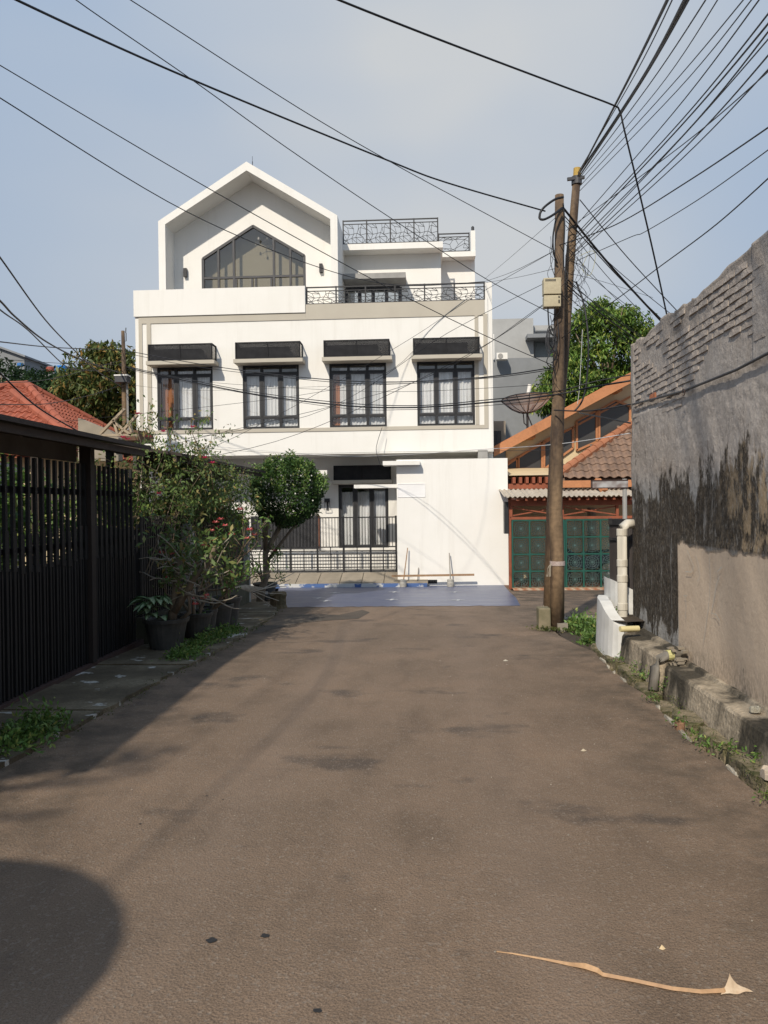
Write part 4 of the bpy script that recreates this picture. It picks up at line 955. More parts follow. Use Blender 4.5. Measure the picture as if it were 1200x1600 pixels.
    t.links.new(c, b.inputs['Base Color']); b.inputs['Roughness'].default_value = .93; b.inputs['Specular IOR Level'].default_value = .2
    rough_up = mth(t, 'SUBTRACT', 1, mth(t, 'MULTIPLY', bl, .97))
    h = mth(t, 'MULTIPLY', mth(t, 'ADD', mth(t, 'MULTIPLY', noise(t, 11, 7, vec=p, rough=.68), 1.0), mth(t, 'MULTIPLY', grain, .25)), rough_up)
    n1 = bump(t, b, h, .55, .03); n1 = bump(t, b, crack.outputs['Distance'], 0.0, .01, n1); bump(t, b, fine, .3, .012, n1)
    return m
M['oldwall'] = wallmat()
old = thing('old_wall', (XW, 4, 0), 'tall weathered wall with black mould, exposed brick and a beige patch', 'wall')
# front face as a real uneven skin, sides and top closed
gn = np.random.default_rng(12)
def vnoise(U, V, f, seed):
    g = np.random.default_rng(seed); T = g.uniform(-1, 1, (64, 64)); u = U * f; v = V * f; i = np.floor(u).astype(int); j = np.floor(v).astype(int); a = u - i; b = v - j; a = a * a * (3 - 2 * a); b = b * b * (3 - 2 * b)
    t_ = lambda x, y: T[x % 64, y % 64]
    return (t_(i, j) * (1 - a) + t_(i + 1, j) * a) * (1 - b) + (t_(i, j + 1) * (1 - a) + t_(i + 1, j + 1) * a) * b
ny, nz = 520, 170
yy = np.linspace(WY0, WY1, ny); zz_ = np.linspace(-.3, 1, nz); U, V = np.meshgrid(yy, np.linspace(0, 1, nz), indexing='ij')
topl = WZ + .035 * vnoise(yy, yy * 0, 1.7, 1) + .02 * vnoise(yy, yy * 0, 6, 2) + .012 * np.sign(vnoise(yy, yy * 0, 4.5, 3))
Zg = -.3 + V * (topl[:, None] + .3)
dsp = .010 * vnoise(U, Zg, 1.6, 4) + .005 * vnoise(U, Zg, 6, 5) + .003 * vnoise(U, Zg, 22, 6)
amp = np.where(Zg > 1.36, 1.0, .28); amp = np.where(Zg > 2.6, .6, amp)
br_zone = ((Zg > 2.62) & (U > 5.55) & (U < 8.6))
amp = np.where(br_zone, .2, amp); Xg = XW + dsp * amp + np.where(br_zone, .012, 0)
Xg = np.where((Zg < 1.33 + .02 * vnoise(U, Zg, 5, 9)) & (U < 7.16), Xg - .007, Xg)
Xg[:, -1] += .0
Vv = np.stack([Xg.ravel(), U.ravel(), Zg.ravel()], 1)
idx = np.arange(ny * nz).reshape(ny, nz); F = np.stack([idx[:-1, :-1].ravel(), idx[:-1, 1:].ravel(), idx[1:, 1:].ravel(), idx[1:, :-1].ravel()], 1)
o = len(Vv); back = np.stack([np.full(ny, XW + .22), yy, topl - .01], 1); Vv = np.concatenate([Vv, back]); t0 = idx[:, -1]
F = np.concatenate([F, np.stack([t0[:-1], o + np.arange(ny - 1), o + 1 + np.arange(ny - 1), t0[1:]], 1)])
o2 = len(Vv); Vv = np.concatenate([Vv, np.stack([np.full(nz, XW + .22), np.full(nz, WY1), Zg[-1]], 1)]); e = idx[-1]
F = np.concatenate([F, np.stack([e[:-1], e[1:], o2 + 1 + np.arange(nz - 1), o2 + np.arange(nz - 1)], 1)])
ob('plaster_face', (Vv, F), M['oldwall'], old, origin=(XW, 4, 0))
q = MB(); q.box(XW + .04, XW + .21, WY0, WY1 - .04, -.3, WZ - .08); ob('wall_core', q, M['oldwall'], old, origin=(XW, 4, 0))
# exposed bricks near the top
bm_ = mat('mortared_brick', (.42, .365, .315), (.32, .27, .23), .95, 9, 6, isl=-.13, bm=.6, bsc=45, bd=.015); rb = mat('red_brick', (.42, .15, .07), (.32, .12, .06), .95, 12, bm=.4)
variants = []
for k in range(5):
    g = random.Random(k); q = MB(); L_ = .209; h = .052
    n = 4; V = []; F = []
    for i in range(n + 1):
        y = -L_ / 2 + L_ * i / n
        e_ = .007 if i in (0, n) else 0; e_ *= .5; V += [(e_ - .015 + g.uniform(-.002, .002), y, -h / 2 + g.uniform(-.002, .003)), (e_ - .008 + g.uniform(-.002, .002), y, h / 2 + g.uniform(-.003, .003)), (.03, y, h / 2), (.03, y, -h / 2)]
    for i in range(n): F += [(i * 4 + a, i * 4 + (a + 1) % 4, i * 4 + 4 + (a + 1) % 4, i * 4 + 4 + a) for a in range(4)]
    F += [(0, 1, 2, 3), (n * 4 + 3, n * 4 + 2, n * 4 + 1, n * 4)]
    q.add(V, F); variants.append(q)
protos = {}
g = random.Random(77); cnt = 0
for r_ in range(14):
    z = 2.55 + r_ * .0615; y = 5.2 + (.11 if r_ % 2 else 0)
    while y < 8.62:
        y += .218
        sel = vnoise(np.array([y * 1.0]), np.array([z * 2.2]), 1.3, 21)[0] + .5 * vnoise(np.array([y]), np.array([z]), 4, 22)[0]
        edge_ok = (z > 2.72 + .25 * math.sin(y * 2.3) or y > 7.4) and (z < 3.37)
        if sel < -.62 or not edge_ok or y > 8.6 or cnt >= 290: continue
        if z > 3.2 and g.random() < .25: continue
        k = g.randrange(5); red = g.random() < .012
        key = (k, red)
        loc = Vector((XW + .0165 + g.uniform(-.004, .003), y + g.uniform(-.006, .006), z + g.uniform(-.004, .004)))
        if key not in protos:
            o_ = ob('brick', variants[k], rb if red else bm_, old, origin=(0, 0, 0)); protos[key] = o_
        else: o_ = protos[key].copy(); COL.objects.link(o_); o_.parent = old
        o_.location = loc - wloc(old); o_.rotation_euler = (g.uniform(-.012, .012), 0, g.uniform(-.012, .012)); cnt += 1
# iron ring, chalk scratches
chalk = mat('chalk', (.62, .58, .5), (.5, .46, .39), .9, 30)
def onwall(px, py, off=.027): p = WX(px, py, XW - .016); return Vector((XW - off, p.y, p.z))
def stroke(pts, w=.006):
    q = MB(); n = len(pts); P3 = [onwall(*p) for p in pts]
    for i, p in enumerate(P3):
        d = (P3[min(i + 1, n - 1)] - P3[max(0, i - 1)]).normalized(); s = Vector((0, -d.z, d.y)) * w / 2; q.v.append(tuple(p + s)); q.v.append(tuple(p - s))
    for i in range(n - 1): q.f.append((2 * i, 2 * i + 1, 2 * i + 3, 2 * i + 2))
    return ob('chalk_mark', q, chalk, old)
stroke([(1073, 893), (1082, 894), (1086, 885), (1081, 872), (1076, 860)], .008)
stroke([(1089, 868), (1093, 880), (1096, 900), (1092, 908)], .006)
stroke([(1110, 862), (1112, 900), (1110, 940), (1104, 985), (1101, 1003)], .006)
stroke([(1072, 930), (1074, 945), (1073, 966)], .006); stroke([(1070, 931), (1076, 931)], .006)
stroke([(1130, 886), (1123, 893), (1126, 901), (1121, 915), (1118, 935), (1113, 958), (1121, 960), (1127, 970)], .008)
# plinth
plm = mat('plinth_concrete', (.42, .345, .25), (.06, .05, .035), .93, 2.4, 7, .42, .58, .7, 22, .02, stretch=(1, 1, .3), fine=(35, .3))
q = MB(); ysn = np.linspace(WY0, 6.88, 70); 
def pl_section(ys_, xb, xt, zt_, seed):
    q = MB(); g = random.Random(seed); k = 8
    for y in ys_:
        j = lambda a: g.uniform(-a, a)
        q.v += [(xb + j(.003), y, -.25), (xb + j(.003), y, 0), (xb + .02 + j(.004), y, zt_ * .5), (xb + .03 + j(.004), y, zt_ - .02), (xb + .042 + j(.005), y, zt_ + j(.003)), (xt - .05, y, zt_ + .012 + j(.004)), (xt - .035, y, zt_ + .04 + j(.005)), (xt + .03, y, zt_ + .05)]
    for i in range(len(ys_) - 1):
        for a in range(k - 1): q.f.append((i * k + a, i * k + a + 1, (i + 1) * k + a + 1, (i + 1) * k + a))
    q.f.append(tuple((len(ys_) - 1) * k + a for a in range(k))); q.f.append(tuple(range(k))[::-1]); return q
ob('plinth', pl_section(ysn, 2.06, XW, .215, 1), plm, old, label='stained concrete plinth along the wall foot')
ob('plinth', pl_section(np.linspace(6.92, 8.3, 22), 2.02, XW - .02, .27, 2), plm, old, label='higher stained plinth section behind the drain elbow')
# mortar lump at the step
q = MB(); g = random.Random(4)
for i in range(26): c = Vector((2.2 + g.uniform(-.06, .05), 6.93 + g.uniform(-.13, .1), .25 + g.uniform(-.04, .12))); s_ = g.uniform(.5, 1.2); q.prism([c + Vector((s_ * g.uniform(-.03, -.02), s_ * g.uniform(-.03, -.02), 0)), c + Vector((s_ * .03, s_ * g.uniform(-.03, 0), 0)), c + Vector((s_ * .02, s_ * .03, 0)), c + Vector((s_ * -.025, s_ * g.uniform(.01, .03), 0))], (g.uniform(-.01, .01), 0, .02 * s_))
ob('mortar_lump', q, M['paver'], old)
# gutter stones between road and plinth
gs = mat('mossy_stone', (.25, .20, .13), (.07, .068, .025), .95, 7, 6, .42, .60, .8, 25, .03, isl=-.15, fine=(40, .25))
gut = thing('gutter', (1.95, 5, 0), None, None); gut['kind'] = 'structure'
q = MB(); q.box(RX - .06, 2.2, -2, 8.7, -.34, -.2); ob('gutter_bed', q, M['soil'], gut)
g = random.Random(19); y = -1.0
def stone(cx, cy, zt_, lx, ly, hh, g, name='stone', parent=gut, m_=gs, **k):
    q = MB(); nn = 12; V = []
    for zi, sc_ in ((0, .95), (.6, 1.0), (.94, .97), (1, .88)):
        for i in range(nn):
            a = 2 * math.pi * i / nn; rr_ = 1 / max(abs(math.cos(a)), abs(math.sin(a))) ** .97
            V.append((cx + lx / 2 * rr_ * sc_ * math.cos(a) * g.uniform(.93, 1.04), cy + ly / 2 * rr_ * sc_ * math.sin(a) * g.uniform(.9, 1.05), zt_ - hh + hh * zi + (g.uniform(-.012, .012) if zi else 0)))
    q.add(V, [tuple(range(nn))[::-1]] + [(r_ * nn + i, r_ * nn + (i + 1) % nn, (r_ + 1) * nn + (i + 1) % nn, (r_ + 1) * nn + i) for r_ in range(3) for i in range(nn)] + [tuple(3 * nn + i for i in range(nn))]); return ob(name, q, m_, parent, **k)
while y < 8.5:
    L_ = g.uniform(.4, .85); near = y < 5.6
    stone(1.985 + (.015 if near else -.02) + g.uniform(-.01, .01), y + L_ / 2, g.uniform(-.03, .03), .15 if near else .17, L_ * .99, .26, g); y += L_ + .01
y = 2.5
while y < 8.3:
    if g.random() < .45: stone(RX + .045, y, g.uniform(-.09, -.02), .09, g.uniform(.12, .3), .15, g)
    y += .33
weeds('moss', [(1.95 + rnd.uniform(-.08, .1), y, .0) for y in np.arange(2.5, 8.6, .11)], 30, .03, .014, '', M['moss'], 5, h=.022)
wp = [G(px, py) for px, py in [(930, 1000), (920, 995), (912, 990), (925, 985), (935, 1010), (940, 1022), (985, 1052), (992, 1060), (1000, 1066), (1010, 1100), (1048, 1140), (1075, 1165), (1092, 1178), (1128, 1180), (1165, 1195), (1190, 1260), (1030, 1082), (960, 1038)]]
weeds('weeds', [(p.x + .05, p.y, p.z + .03) for p in wp], 46, .035, .03, '', seed=7, h=.045)
crust = mat('pale_crust', (.50, .46, .38), (.3, .26, .2), .9, 20, bm=.4)
y = 3.0
while y < 8.4:
    L_ = g.uniform(.06, .3)
    if g.random() < .5: stone(RX + .025 * math.sin(y * 3.1) - .004, y, .012, .022, L_, .03, g, 'crust', gut, crust)
    y += L_ + g.uniform(.05, .3)
# debris
q = None
stone(2.02, 4.62, .075, .13, .12, .05, random.Random(3), 'broken_tile', None, mat('pale_tile', (.5, .42, .33), rough=.8, sc=8), label='pale broken tile lying on the mossy gutter stones', cat='tile')
p = G(1062, 1140); stone(p.x, p.y, p.z + .06, .06, .09, .08, random.Random(8), 'brown_rubble', None, mat('brown_rubble', (.30, .17, .10), (.18, .1, .06), rough=.9, sc=30), label='small brown rubble lump at the road edge', cat='rubble')
p = WX(1180, 1121, 2.2); stone(2.2, p.y, .265, .07, .06, .03, random.Random(9), 'pebble', None, mat('pale_stone', (.5, .46, .36), rough=.8, sc=30), label='pale flat pebble lying on the plinth ledge', cat='pebble')
# pipes
pvc = mat('cream_pipe', (.66, .62, .53), (.54, .49, .40), .5, 5, 4, stretch=(1, 1, .5)); greyp = mat('grey_pipe', (.21, .19, .165), (.13, .115, .09), .6, 8)
pt, pb = WY(974, 826, 8.6), WY(974, 966, 8.55); xp = (pt.x + pb.x) / 2; yp = 8.62
pipe = thing('drain_pipe', (xp, yp, pb.z), 'cream vertical drain pipe with elbows at the wall corner', 'pipe')
q = MB(); q.tube([(xp + .14, yp + .04, pt.z + .05), (xp + .06, yp + .02, pt.z + .05), (xp + .015, yp, pt.z + .02), (xp, yp, pt.z - .06), (xp, yp, pb.z + .03), (xp, yp, pb.z - .02), (xp - .03, yp - .04, pb.z - .07), (xp - .05, yp - .06, pb.z - .07)], .052, 14); ob('pipe', q, pvc, pipe, smooth=True)
for z in (pt.z - .08, pt.z - .42, (pt.z + pb.z) / 2 - .1, pb.z + .08):
    q = MB(); q.lathe((xp, yp, z), [(.053, 0), (.0585, .004), (.0585, .075), (.053, .08)], 14, cap=False); ob('collar', q, pvc, pipe, smooth=False)
a, b = WY(969, 983, 7.95), WY(990, 982, 8.0); q = MB(); q.tube([a, b + Vector((.05, 0, 0))], .030, 12); ob('pipe_stub', q, mat('yellow_pipe', (.72, .62, .33), rough=.5, sc=9), label='short pale yellow pipe stub sticking out below the drain pipe', cat='pipe')
a = WX(1043, 1026, 2.1); q = MB(); v0 = Vector((2.3, 6.95, a.z)); q.tube([v0, Vector((2.14, 6.93, a.z)), Vector((2.05, 6.91, a.z - .03)), Vector((2.0, 6.88, a.z - .10)), Vector((1.965, 6.83, a.z - .29))], [.042] * 5, 12)
el = thing('drain_elbow', (2.1, 6.9, 0), 'grey drain elbow bending down from the old wall', 'pipe'); ob('pipe', q, greyp, el, smooth=True)
q = MB(); q.tube([Vector((2.17, 6.934, a.z)), Vector((2.12, 6.928, a.z - .004))], .046, 12); ob('yellow_joint', q, mat('yellow_joint', (.6, .56, .25), rough=.5, sc=30), el)
# cable stapled along the wall with its ring
q = MB(); ip = [WX(px, py, XW - .022) for px, py in ((1235, 535), (1200, 552), (1150, 578), (1068, 611), (1030, 621), (988, 632))]
q.tube([p + Vector((0, 0, 0)) for p in ip] , .011, 6); wc = ob('wall_cable', q, M['darkgrey'], label='thick grey cable slung along the old wall face', cat='cable', smooth=True)
q = MB(); c = WX(1069, 613, XW - .05); q.tube([c + Vector((-.005, .03 * math.cos(a), .03 * math.sin(a))) for a in np.linspace(0, 5.6, 12)], .004, 4); ob('cable_ring', q, redrail, wc)
# ================================================================ white curved planter, black fence behind it
wp_ = mat('planter_white', (.70, .69, .66), (.55, .54, .50), .8, 4, 6, bm=.2, bsc=30)
pl = thing('planter', (2.1, 8.9, -.05), 'white painted curved planter wall at the street corner', 'planter')
def arcwall(pts, z0, z1, th, flare=0):
    q = MB(); n = len(pts)
    for i, (x, y) in enumerate(pts):
        a = pts[max(i - 1, 0)]; b = pts[min(i + 1, n - 1)]; d = Vector((b[0] - a[0], b[1] - a[1], 0)).normalized(); nn = Vector((d.y, -d.x, 0))
        for (o_, z) in ((flare, z0), (0, z1), (-th, z1), (-th, z0)): q.v.append((x + nn.x * o_, y + nn.y * o_, z))
    for i in range(n - 1):
        for k in range(4): q.f.append((i * 4 + k, i * 4 + (k + 1) % 4, i * 4 + 4 + (k + 1) % 4, i * 4 + 4 + k))
    q.f += [(0, 1, 2, 3), (n * 4 - 1, n * 4 - 2, n * 4 - 3, n * 4 - 4)]; return q
lo_pts = [(2.05, 9.3), (1.99, 9.1), (1.955, 8.9), (1.94, 8.75), (1.935, 8.6), (1.94, 8.48), (1.955, 8.38), (1.98, 8.3), (2.02, 8.24), (2.07, 8.21)][::-1]
aw = arcwall(lo_pts[::-1], -.15, .50, .12, .03)
aw.v = [(x, y, z if z < 0 else .33 + .23 * min(max((y - 8.21) / .5, 0), 1) ** .8) for x, y, z in aw.v]
ob('lower_wall', aw, wp_, pl, smooth=False)
v = pl.children[-1]
up_pts = [(2.16, 9.5), (2.12, 9.3), (2.11, 9.15), (2.12, 9.0), (2.15, 8.9), (2.2, 8.82), (2.28, 8.77), (2.42, 8.75)][::-1]
aw = arcwall(up_pts[::-1], -.15, .78, .08); aw.v = [(x, y, z if z < 0 else .62 + .16 * min(max((2.42 - x) / .3, 0), 1)) for x, y, z in aw.v]; ob('upper_wall', aw, wp_, pl)
q = MB(); cpts = lo_pts + [(2.5, 9.3), (2.5, 8.3)]; q.add([(x, y, .40) for x, y in cpts], [tuple(range(len(cpts)))[::-1]]); ob('planting_soil', q, M['soil'], pl)
for i, (px, py) in enumerate([(965, 950), (962, 957), (968, 962), (955, 950)]):
    c = WY(px, py, 8.75); leaves('sprout', [c + Vector((rnd.gauss(0, .012), rnd.gauss(0, .012), rnd.gauss(0, .012))) for _ in range(14)], .04, gleaf, pl, i)
bf = thing('sheet_fence', (2.3, 9.2, .7), 'dark corrugated sheet fence standing on the white planter', 'fence')
pts = [(2.24, 9.5), (2.17, 9.25), (2.18, 9.1), (2.21, 8.98), (2.28, 8.9), (2.38, 8.86), (2.6, 8.85)]
q = MB(); 
dense = []
for a, b in zip(pts, pts[1:]):
    for k in range(8): t_ = k / 8; dense.append((a[0] + (b[0] - a[0]) * t_ + .008 * (k % 2), a[1] + (b[1] - a[1]) * t_))
ob('sheet', arcwall(dense, .5, 1.42, .01), mat('sheet_brown_black', (.05, .04, .036), (.035, .03, .028), .6, 5), bf)
ob('top_rail', arcwall([(x - .012, y - .012) for x, y in pts], 1.40, 1.47, .03), M['black'], bf); ob('top_rail', arcwall([(x - .012, y - .012) for x, y in pts], 1.22, 1.25, .025), M['black'], bf)
# corner verge with kerb and grass beyond the poles
kb = mat('kerb_concrete', (.30, .26, .21), (.2, .175, .14), .9, 5, 5, bm=.4, bsc=30)
sheet('verge_earth', [(1.72, 9.2), (1.76, 10.3), (1.85, 11.3), (2.6, 11.4), (2.6, 8.6), (1.9, 8.6)], M['soil'], dz=-.08, thick=.07, kind='structure')
kp = [(1.92, 10.6), (1.93, 11.05), (2.05, 11.3), (2.3, 11.42), (2.7, 11.46), (3.4, 11.5)]
k_ = arcwall(kp, -.45, -.01, .14); k_.v = [(x, y, z if z < -.2 else gz(y) + .10) for x, y, z in k_.v]; ob('kerb', k_, kb, kind='structure')
weeds('grass', [(2.0 + .45 * rnd.random(), 9.4 + 1.7 * rnd.random(), -.1) for _ in range(46)], 110, .08, .06, '', gleaf, 15, h=.10)
# ================================================================ UTILITY POLES
polem = mat('rusty_brown_pole', (.21, .14, .08), (.065, .042, .028), .75, 1.7, 6, .42, .6, .35, 30, .012, stretch=(2.2, 2.2, .5), fine=(20, .3))
pole = thing('utility_pole', (1.9, 10.75, gz(10.75)), 'front brown utility pole carrying the cream junction box', 'utility pole', 'utility poles')
Yp = 10.75
a = WY(870, 985, Yp); cpts = [WY(x, y, Yp) for x, y in ((870.5, 987), (871, 880), (868, 790), (872, 640), (874, 470), (874, 305))]
q = MB(); q.tube(cpts, [.098, .096, .093, .086, .072, .060], 16); ob('shaft', q, polem, pole, smooth=True)
q = MB(); q.tube([cpts[1] + Vector((0, 0, -.03)), cpts[1] + Vector((0, 0, .03))], .104, 14); ob('rope_tie', q, mat('pale_rope', (.5, .42, .38), rough=.9, sc=60, b2=(.3, .22, .2)), pole)
q = MB(); c = cpts[1] + Vector((-.12, -.04, -.08)); g = random.Random(2)
for i in range(4): q.tube([c + Vector((.03, 0, .08)), c + Vector((g.uniform(-.02, .02), 0, .02)), c + Vector((g.uniform(-.04, .02), 0, -.1))], .007, 4)
ob('rope_end', q, twig, pole)
q = MB(); q.box(a.x - .26, a.x - .095, Yp - .1, Yp + .14, -.2, .22); ob('concrete_block', q, mat('mossy_block', (.24, .20, .13), (.10, .10, .05), .95, 6, bm=.5, bsc=25), label='small mossy concrete block standing against the pole foot', cat='concrete block', bevel=.015)
pole2 = thing('utility_pole', (1.8, 11.1, gz(11.1)), 'rear leaning utility pole with a yellow tip', 'utility pole', 'utility poles')
c2 = [WY(x, y, 11.1) for x, y in ((858, 986), (864, 800), (872, 640), (882, 520), (889, 430), (897, 330), (901, 282))]
q = MB(); q.tube(c2, [.095, .092, .09, .085, .068, .058, .055], 14); ob('shaft', q, polem, pole2, smooth=True)
q = MB(); q.tube([c2[-1], WY(902, 263, 11.1)], .052, 14); ob('yellow_tip', q, mat('yellow_cap', (.5, .33, .08), rough=.7, sc=20), pole2)
q = MB(); q.tube([c2[-1] + Vector((0, 0, -.06)), c2[-1] + Vector((0, 0, .05))], .075, 12); q.bar(c2[-1] + Vector((-.14, -.05, 0)), c2[-1] + Vector((.1, -.05, .02)), .04); ob('clamp', q, M['darkgrey'], pole2)
weeds('dry_leaves', [(a.x + rnd.uniform(-.28, .35), Yp - .1 + rnd.uniform(-.22, .12), gz(Yp) + .012) for _ in range(18)], 16, .06, .045, '', M['moss'], 31, h=.015)
# junction box
boxm = mat('cream_box', (.50, .44, .30), (.43, .37, .25), .6, 5, 4, fine=(30, .1))
Yj = 10.52
x0, x1 = WY(850, 460, Yj).x, WY(876.5, 460, Yj).x; z1 = WY(863, 434, Yj).z; z0 = WY(863, 479, Yj).z; zm = WY(863, 460, Yj).z
jb = thing('junction_box', ((x0 + x1) / 2, Yj, z0), 'cream metal junction box strapped high on the front pole', 'junction box')
q = MB(); q.box(x0, x1, Yj, Yj + .14, z0, zm - .008); ob('lower_case', q, boxm, jb, bevel=.008)
q = MB(); q.box(x0 - .004, x1 + .004, Yj - .01, Yj + .14, zm + .004, z1); ob('lid', q, boxm, jb, bevel=.008)
q = MB()
for i in range(9): x = x0 + .02 + (x1 - x0 - .1) * i / 8; q.box(x, x + .011, Yj - .0115, Yj - .0102, z1 - .05, z1 - .02)
ob('vent_slot', q, M['black'], jb)
q = MB(); q.box(x1 - .035, x1 - .02, Yj - .012, Yj - .002, z0 + .05, z0 + .09); q.box(x1 - .035, x1 - .02, Yj - .012, Yj - .002, z0 + .12, z0 + .14); ob('latch', q, M['black'], jb)
# ================================================================ OVERHEAD CABLES
cabm = mat('cable_black', (.012, .012, .014), (.02, .02, .022), .5, 2); cabw = mat('cable_white', (.62, .62, .62), (.5, .5, .5), .6, 3)
GC = 'overhead cables'
def cable(pts, r, lab, m_=None, group=GC, n=24, sag=0, name='overhead_cable'):
    """pts: (px, py, Y) surveyed along one real cable; smooth curve through them"""
    P3 = [p if isinstance(p, Vector) else WY(*p) for p in pts]; out = []
    k = len(P3)
    if k == 2:
        for i in range(n + 1): t_ = i / n; p = P3[0].lerp(P3[1], t_); p.z -= sag * 4 * t_ * (1 - t_); out.append(p)
    else:
        for i in range(k - 1):
            p0 = P3[max(i - 1, 0)]; p1 = P3[i]; p2 = P3[i + 1]; p3 = P3[min(i + 2, k - 1)]
            for j in range(8):
                t_ = j / 8; out.append(.5 * ((2 * p1) + (p2 - p0) * t_ + (2 * p0 - 5 * p1 + 4 * p2 - p3) * t_ ** 2 + (3 * p1 - p0 - 3 * p2 + p3) * t_ ** 3))
        out.append(P3[-1])
    off = lambda p: not isinstance(p, Vector) and (p[0] < 0 or p[0] > 1200 or p[1] < 0)     # a line that leaves the picture runs on beyond it
    if off(pts[0]) and pts[0][1] < 100: d = (out[0] - out[3]).normalized(); out.insert(0, out[0] + d * 1.6)
    if off(pts[-1]): d = (out[-1] - out[-4]).normalized(); out.append(out[-1] + d * 5 + Vector((0, 0, .2)))
    q = MB(); q.tube(out, r, 5); return ob(name, q, m_ or cabm, smooth=True, label=lab, cat='cable', group=group)
# long ones crossing the sky from the left
cable([Vector((-3.25, -2.5, 4.5)), Vector((-2.85, 1.6, 4.75)), (-170, -125, 4.9), (-50, -45, 5.3), (26, 0, 5.6), (292, 121, 7.4), (607, 251, 9.4), (700, 286, 10.0), (852, 330, 10.7)], .0105, 'thickest sky cable, from the upper left corner down to the pole top')
cable([Vector((-3.7, -2.5, 4.4)), Vector((-3.3, 1.6, 4.7)), (-80, -170, 5.2), (50, -60, 5.9), (119, 0, 6.3), (292, 119, 7.2), (447, 230, 8), (605, 337, 9), (760, 436, 10), (866, 492, 10.7)], .0048, 'thin cable crossing the thickest one near the upper left, ending at the pole')
cable([(130, -42, 6.5), (204, 0, 7), (467, 169, 8.3), (612, 254, 9.2), (700, 302, 9.8), (866, 391, 10.7)], .005, 'thin cable passing above the attic gable to the pole')
cable([(-50, 72, 7), (0, 102, 7.3), (327, 295, 8.6), (583, 437, 9.6), (740, 516, 10.3), (864, 571, 10.7)], .0055, 'cable crossing the gable roof and running down past the fourth window to the pole')
cable([(-50, 117, 9), (0, 153, 9.5), (292, 331, 13), (496, 417, 16), (624, 446, 18.3), (757, 440, 19.5)], .0085, 'cable sagging across the gable glass to the terrace rail corner')
cable([(757, 440, 19.5), (800, 425, 15), (866, 392, 10.7)], .0045, 'short span from the terrace rail corner up to the pole')
cable([(757, 442, 19.5), (810, 433, 15), (866, 420, 10.7)], .004, 'lower short span from the terrace rail corner to the pole')
cable([(757, 436, 19.5), (800, 400, 15), (868, 340, 10.7)], .0035, 'steep thin span from the terrace rail corner to the top of the pole')
# the one that bends over the bundle
cable([(440, -40, 5.36), (530, 0, 5.4), (700, 67, 6), (880, 135, 6.9), (955, 163, 7.2), (968, 173, 7.3), (976, 205, 7.35), (1000, 305, 7.6), (1022, 400, 7.9), (1043, 497, 8.2)], .0085, 'cable that bends sharply over the bundle and drops behind the old wall')
# bundle from the poles to the upper right, towards the viewer
ORD = 'first second third fourth fifth sixth seventh eighth ninth tenth eleventh twelfth thirteenth fourteenth fifteenth sixteenth'.split()
fan = [((903, 275), (1062, -40), .011, 'thick'), ((904, 272), (1090, -40), .012, 'thick'), ((905, 276), (1098, -42), .010, 'thick'), ((903, 270), (1078, -60), .005, 'thin'), ((906, 278), (1125, -35), .005, 'thin'), ((907, 282), (1140, -30), .004, 'thin'), ((905, 292), (1190, -35), .0045, 'thin'), ((906, 298), (1205, -40), .0045, 'thin'),
       ((898, 355), (1208, -30), .005, 'thin'), ((895, 372), (1225, -10), .006, 'medium'), ((892, 380), (1235, -5), .007, 'medium'), ((890, 392), (1235, 5), .006, 'medium'), ((893, 398), (1240, 15), .005, 'thin'), ((890, 402), (1240, 40), .006, 'medium'), ((886, 410), (1245, 60), .005, 'thin'), ((885, 360), (1240, 76), .0045, 'thin')]
for i, (a, b, r_, w_) in enumerate(fan):
    cable([(a[0], a[1], 10.8), (a[0] * .5 + b[0] * .5 + (3 if i % 2 else -2), a[1] * .5 + b[1] * .5 + 9 + (i % 3) * 3, 7.0), (b[0], b[1], 4.2)], r_, f'{w_} cable of the fan rising from the poles, {ORD[i]} in the fan from the left', group='cable fan to the upper right')
cable([(868, 385, 10.8), (960, 352, 9.3), (1080, 280, 7.2), (1240, 172, 5.2)], .0065, 'lone cable rising gently to the right edge, uppermost of the three separate ones')
cable([(900, 408, 10.8), (984, 371, 9), (1008, 362, 8.6), (1100, 306, 7), (1240, 205, 5.2)], .0045, 'kinked thin cable rising to the right edge, middle of the three separate ones')
cable([(868, 535, 10.8), (971, 462, 9.6), (1025, 421, 8.6), (1120, 350, 7), (1240, 242, 5.4)], .006, 'straight cable rising to the right edge, lowest of the three separate ones')
# bundle from the front pole down to the right behind the old wall
ORD2 = ORD[1:]
dn = [((878, 322), (1034, 507), .017, 'thick black'), ((880, 335), (1045, 512), .008, 'medium'), ((884, 345), (1062, 500), .0055, 'thin'), ((906, 312), (1060, 492), .0075, 'single'), ((884, 352), (1030, 520), .005, 'thin'), ((880, 430), (1010, 530), .006, 'thin'), ((880, 436), (1020, 534), .0045, 'thin'), ((880, 440), (998, 530), .009, 'medium'), ((884, 448), (1012, 545), .005, 'thin'), ((880, 425), (1000, 448), .003, 'thin'), ((886, 400), (1035, 515), .004, 'thin'), ((884, 460), (1002, 545), .005, 'thin'), ((882, 380), (1000, 505), .004, 'thin')]
for i, (a, b, r_, w_) in enumerate(dn):
    cable([(a[0], a[1], 10.8), ((a[0] + b[0]) / 2, (a[1] + b[1]) / 2 + 3 + 2 * (i % 3), 11.6), (b[0] + 20, b[1] + 17, 12.8)], r_, 'thick black cable bundle sloping from the pole down behind the old wall' if i == 0 else f'{w_} cable sloping from the poles down behind the old wall, {ORD[i]} below the sky side', group=None if i == 0 else 'cables down behind the wall')
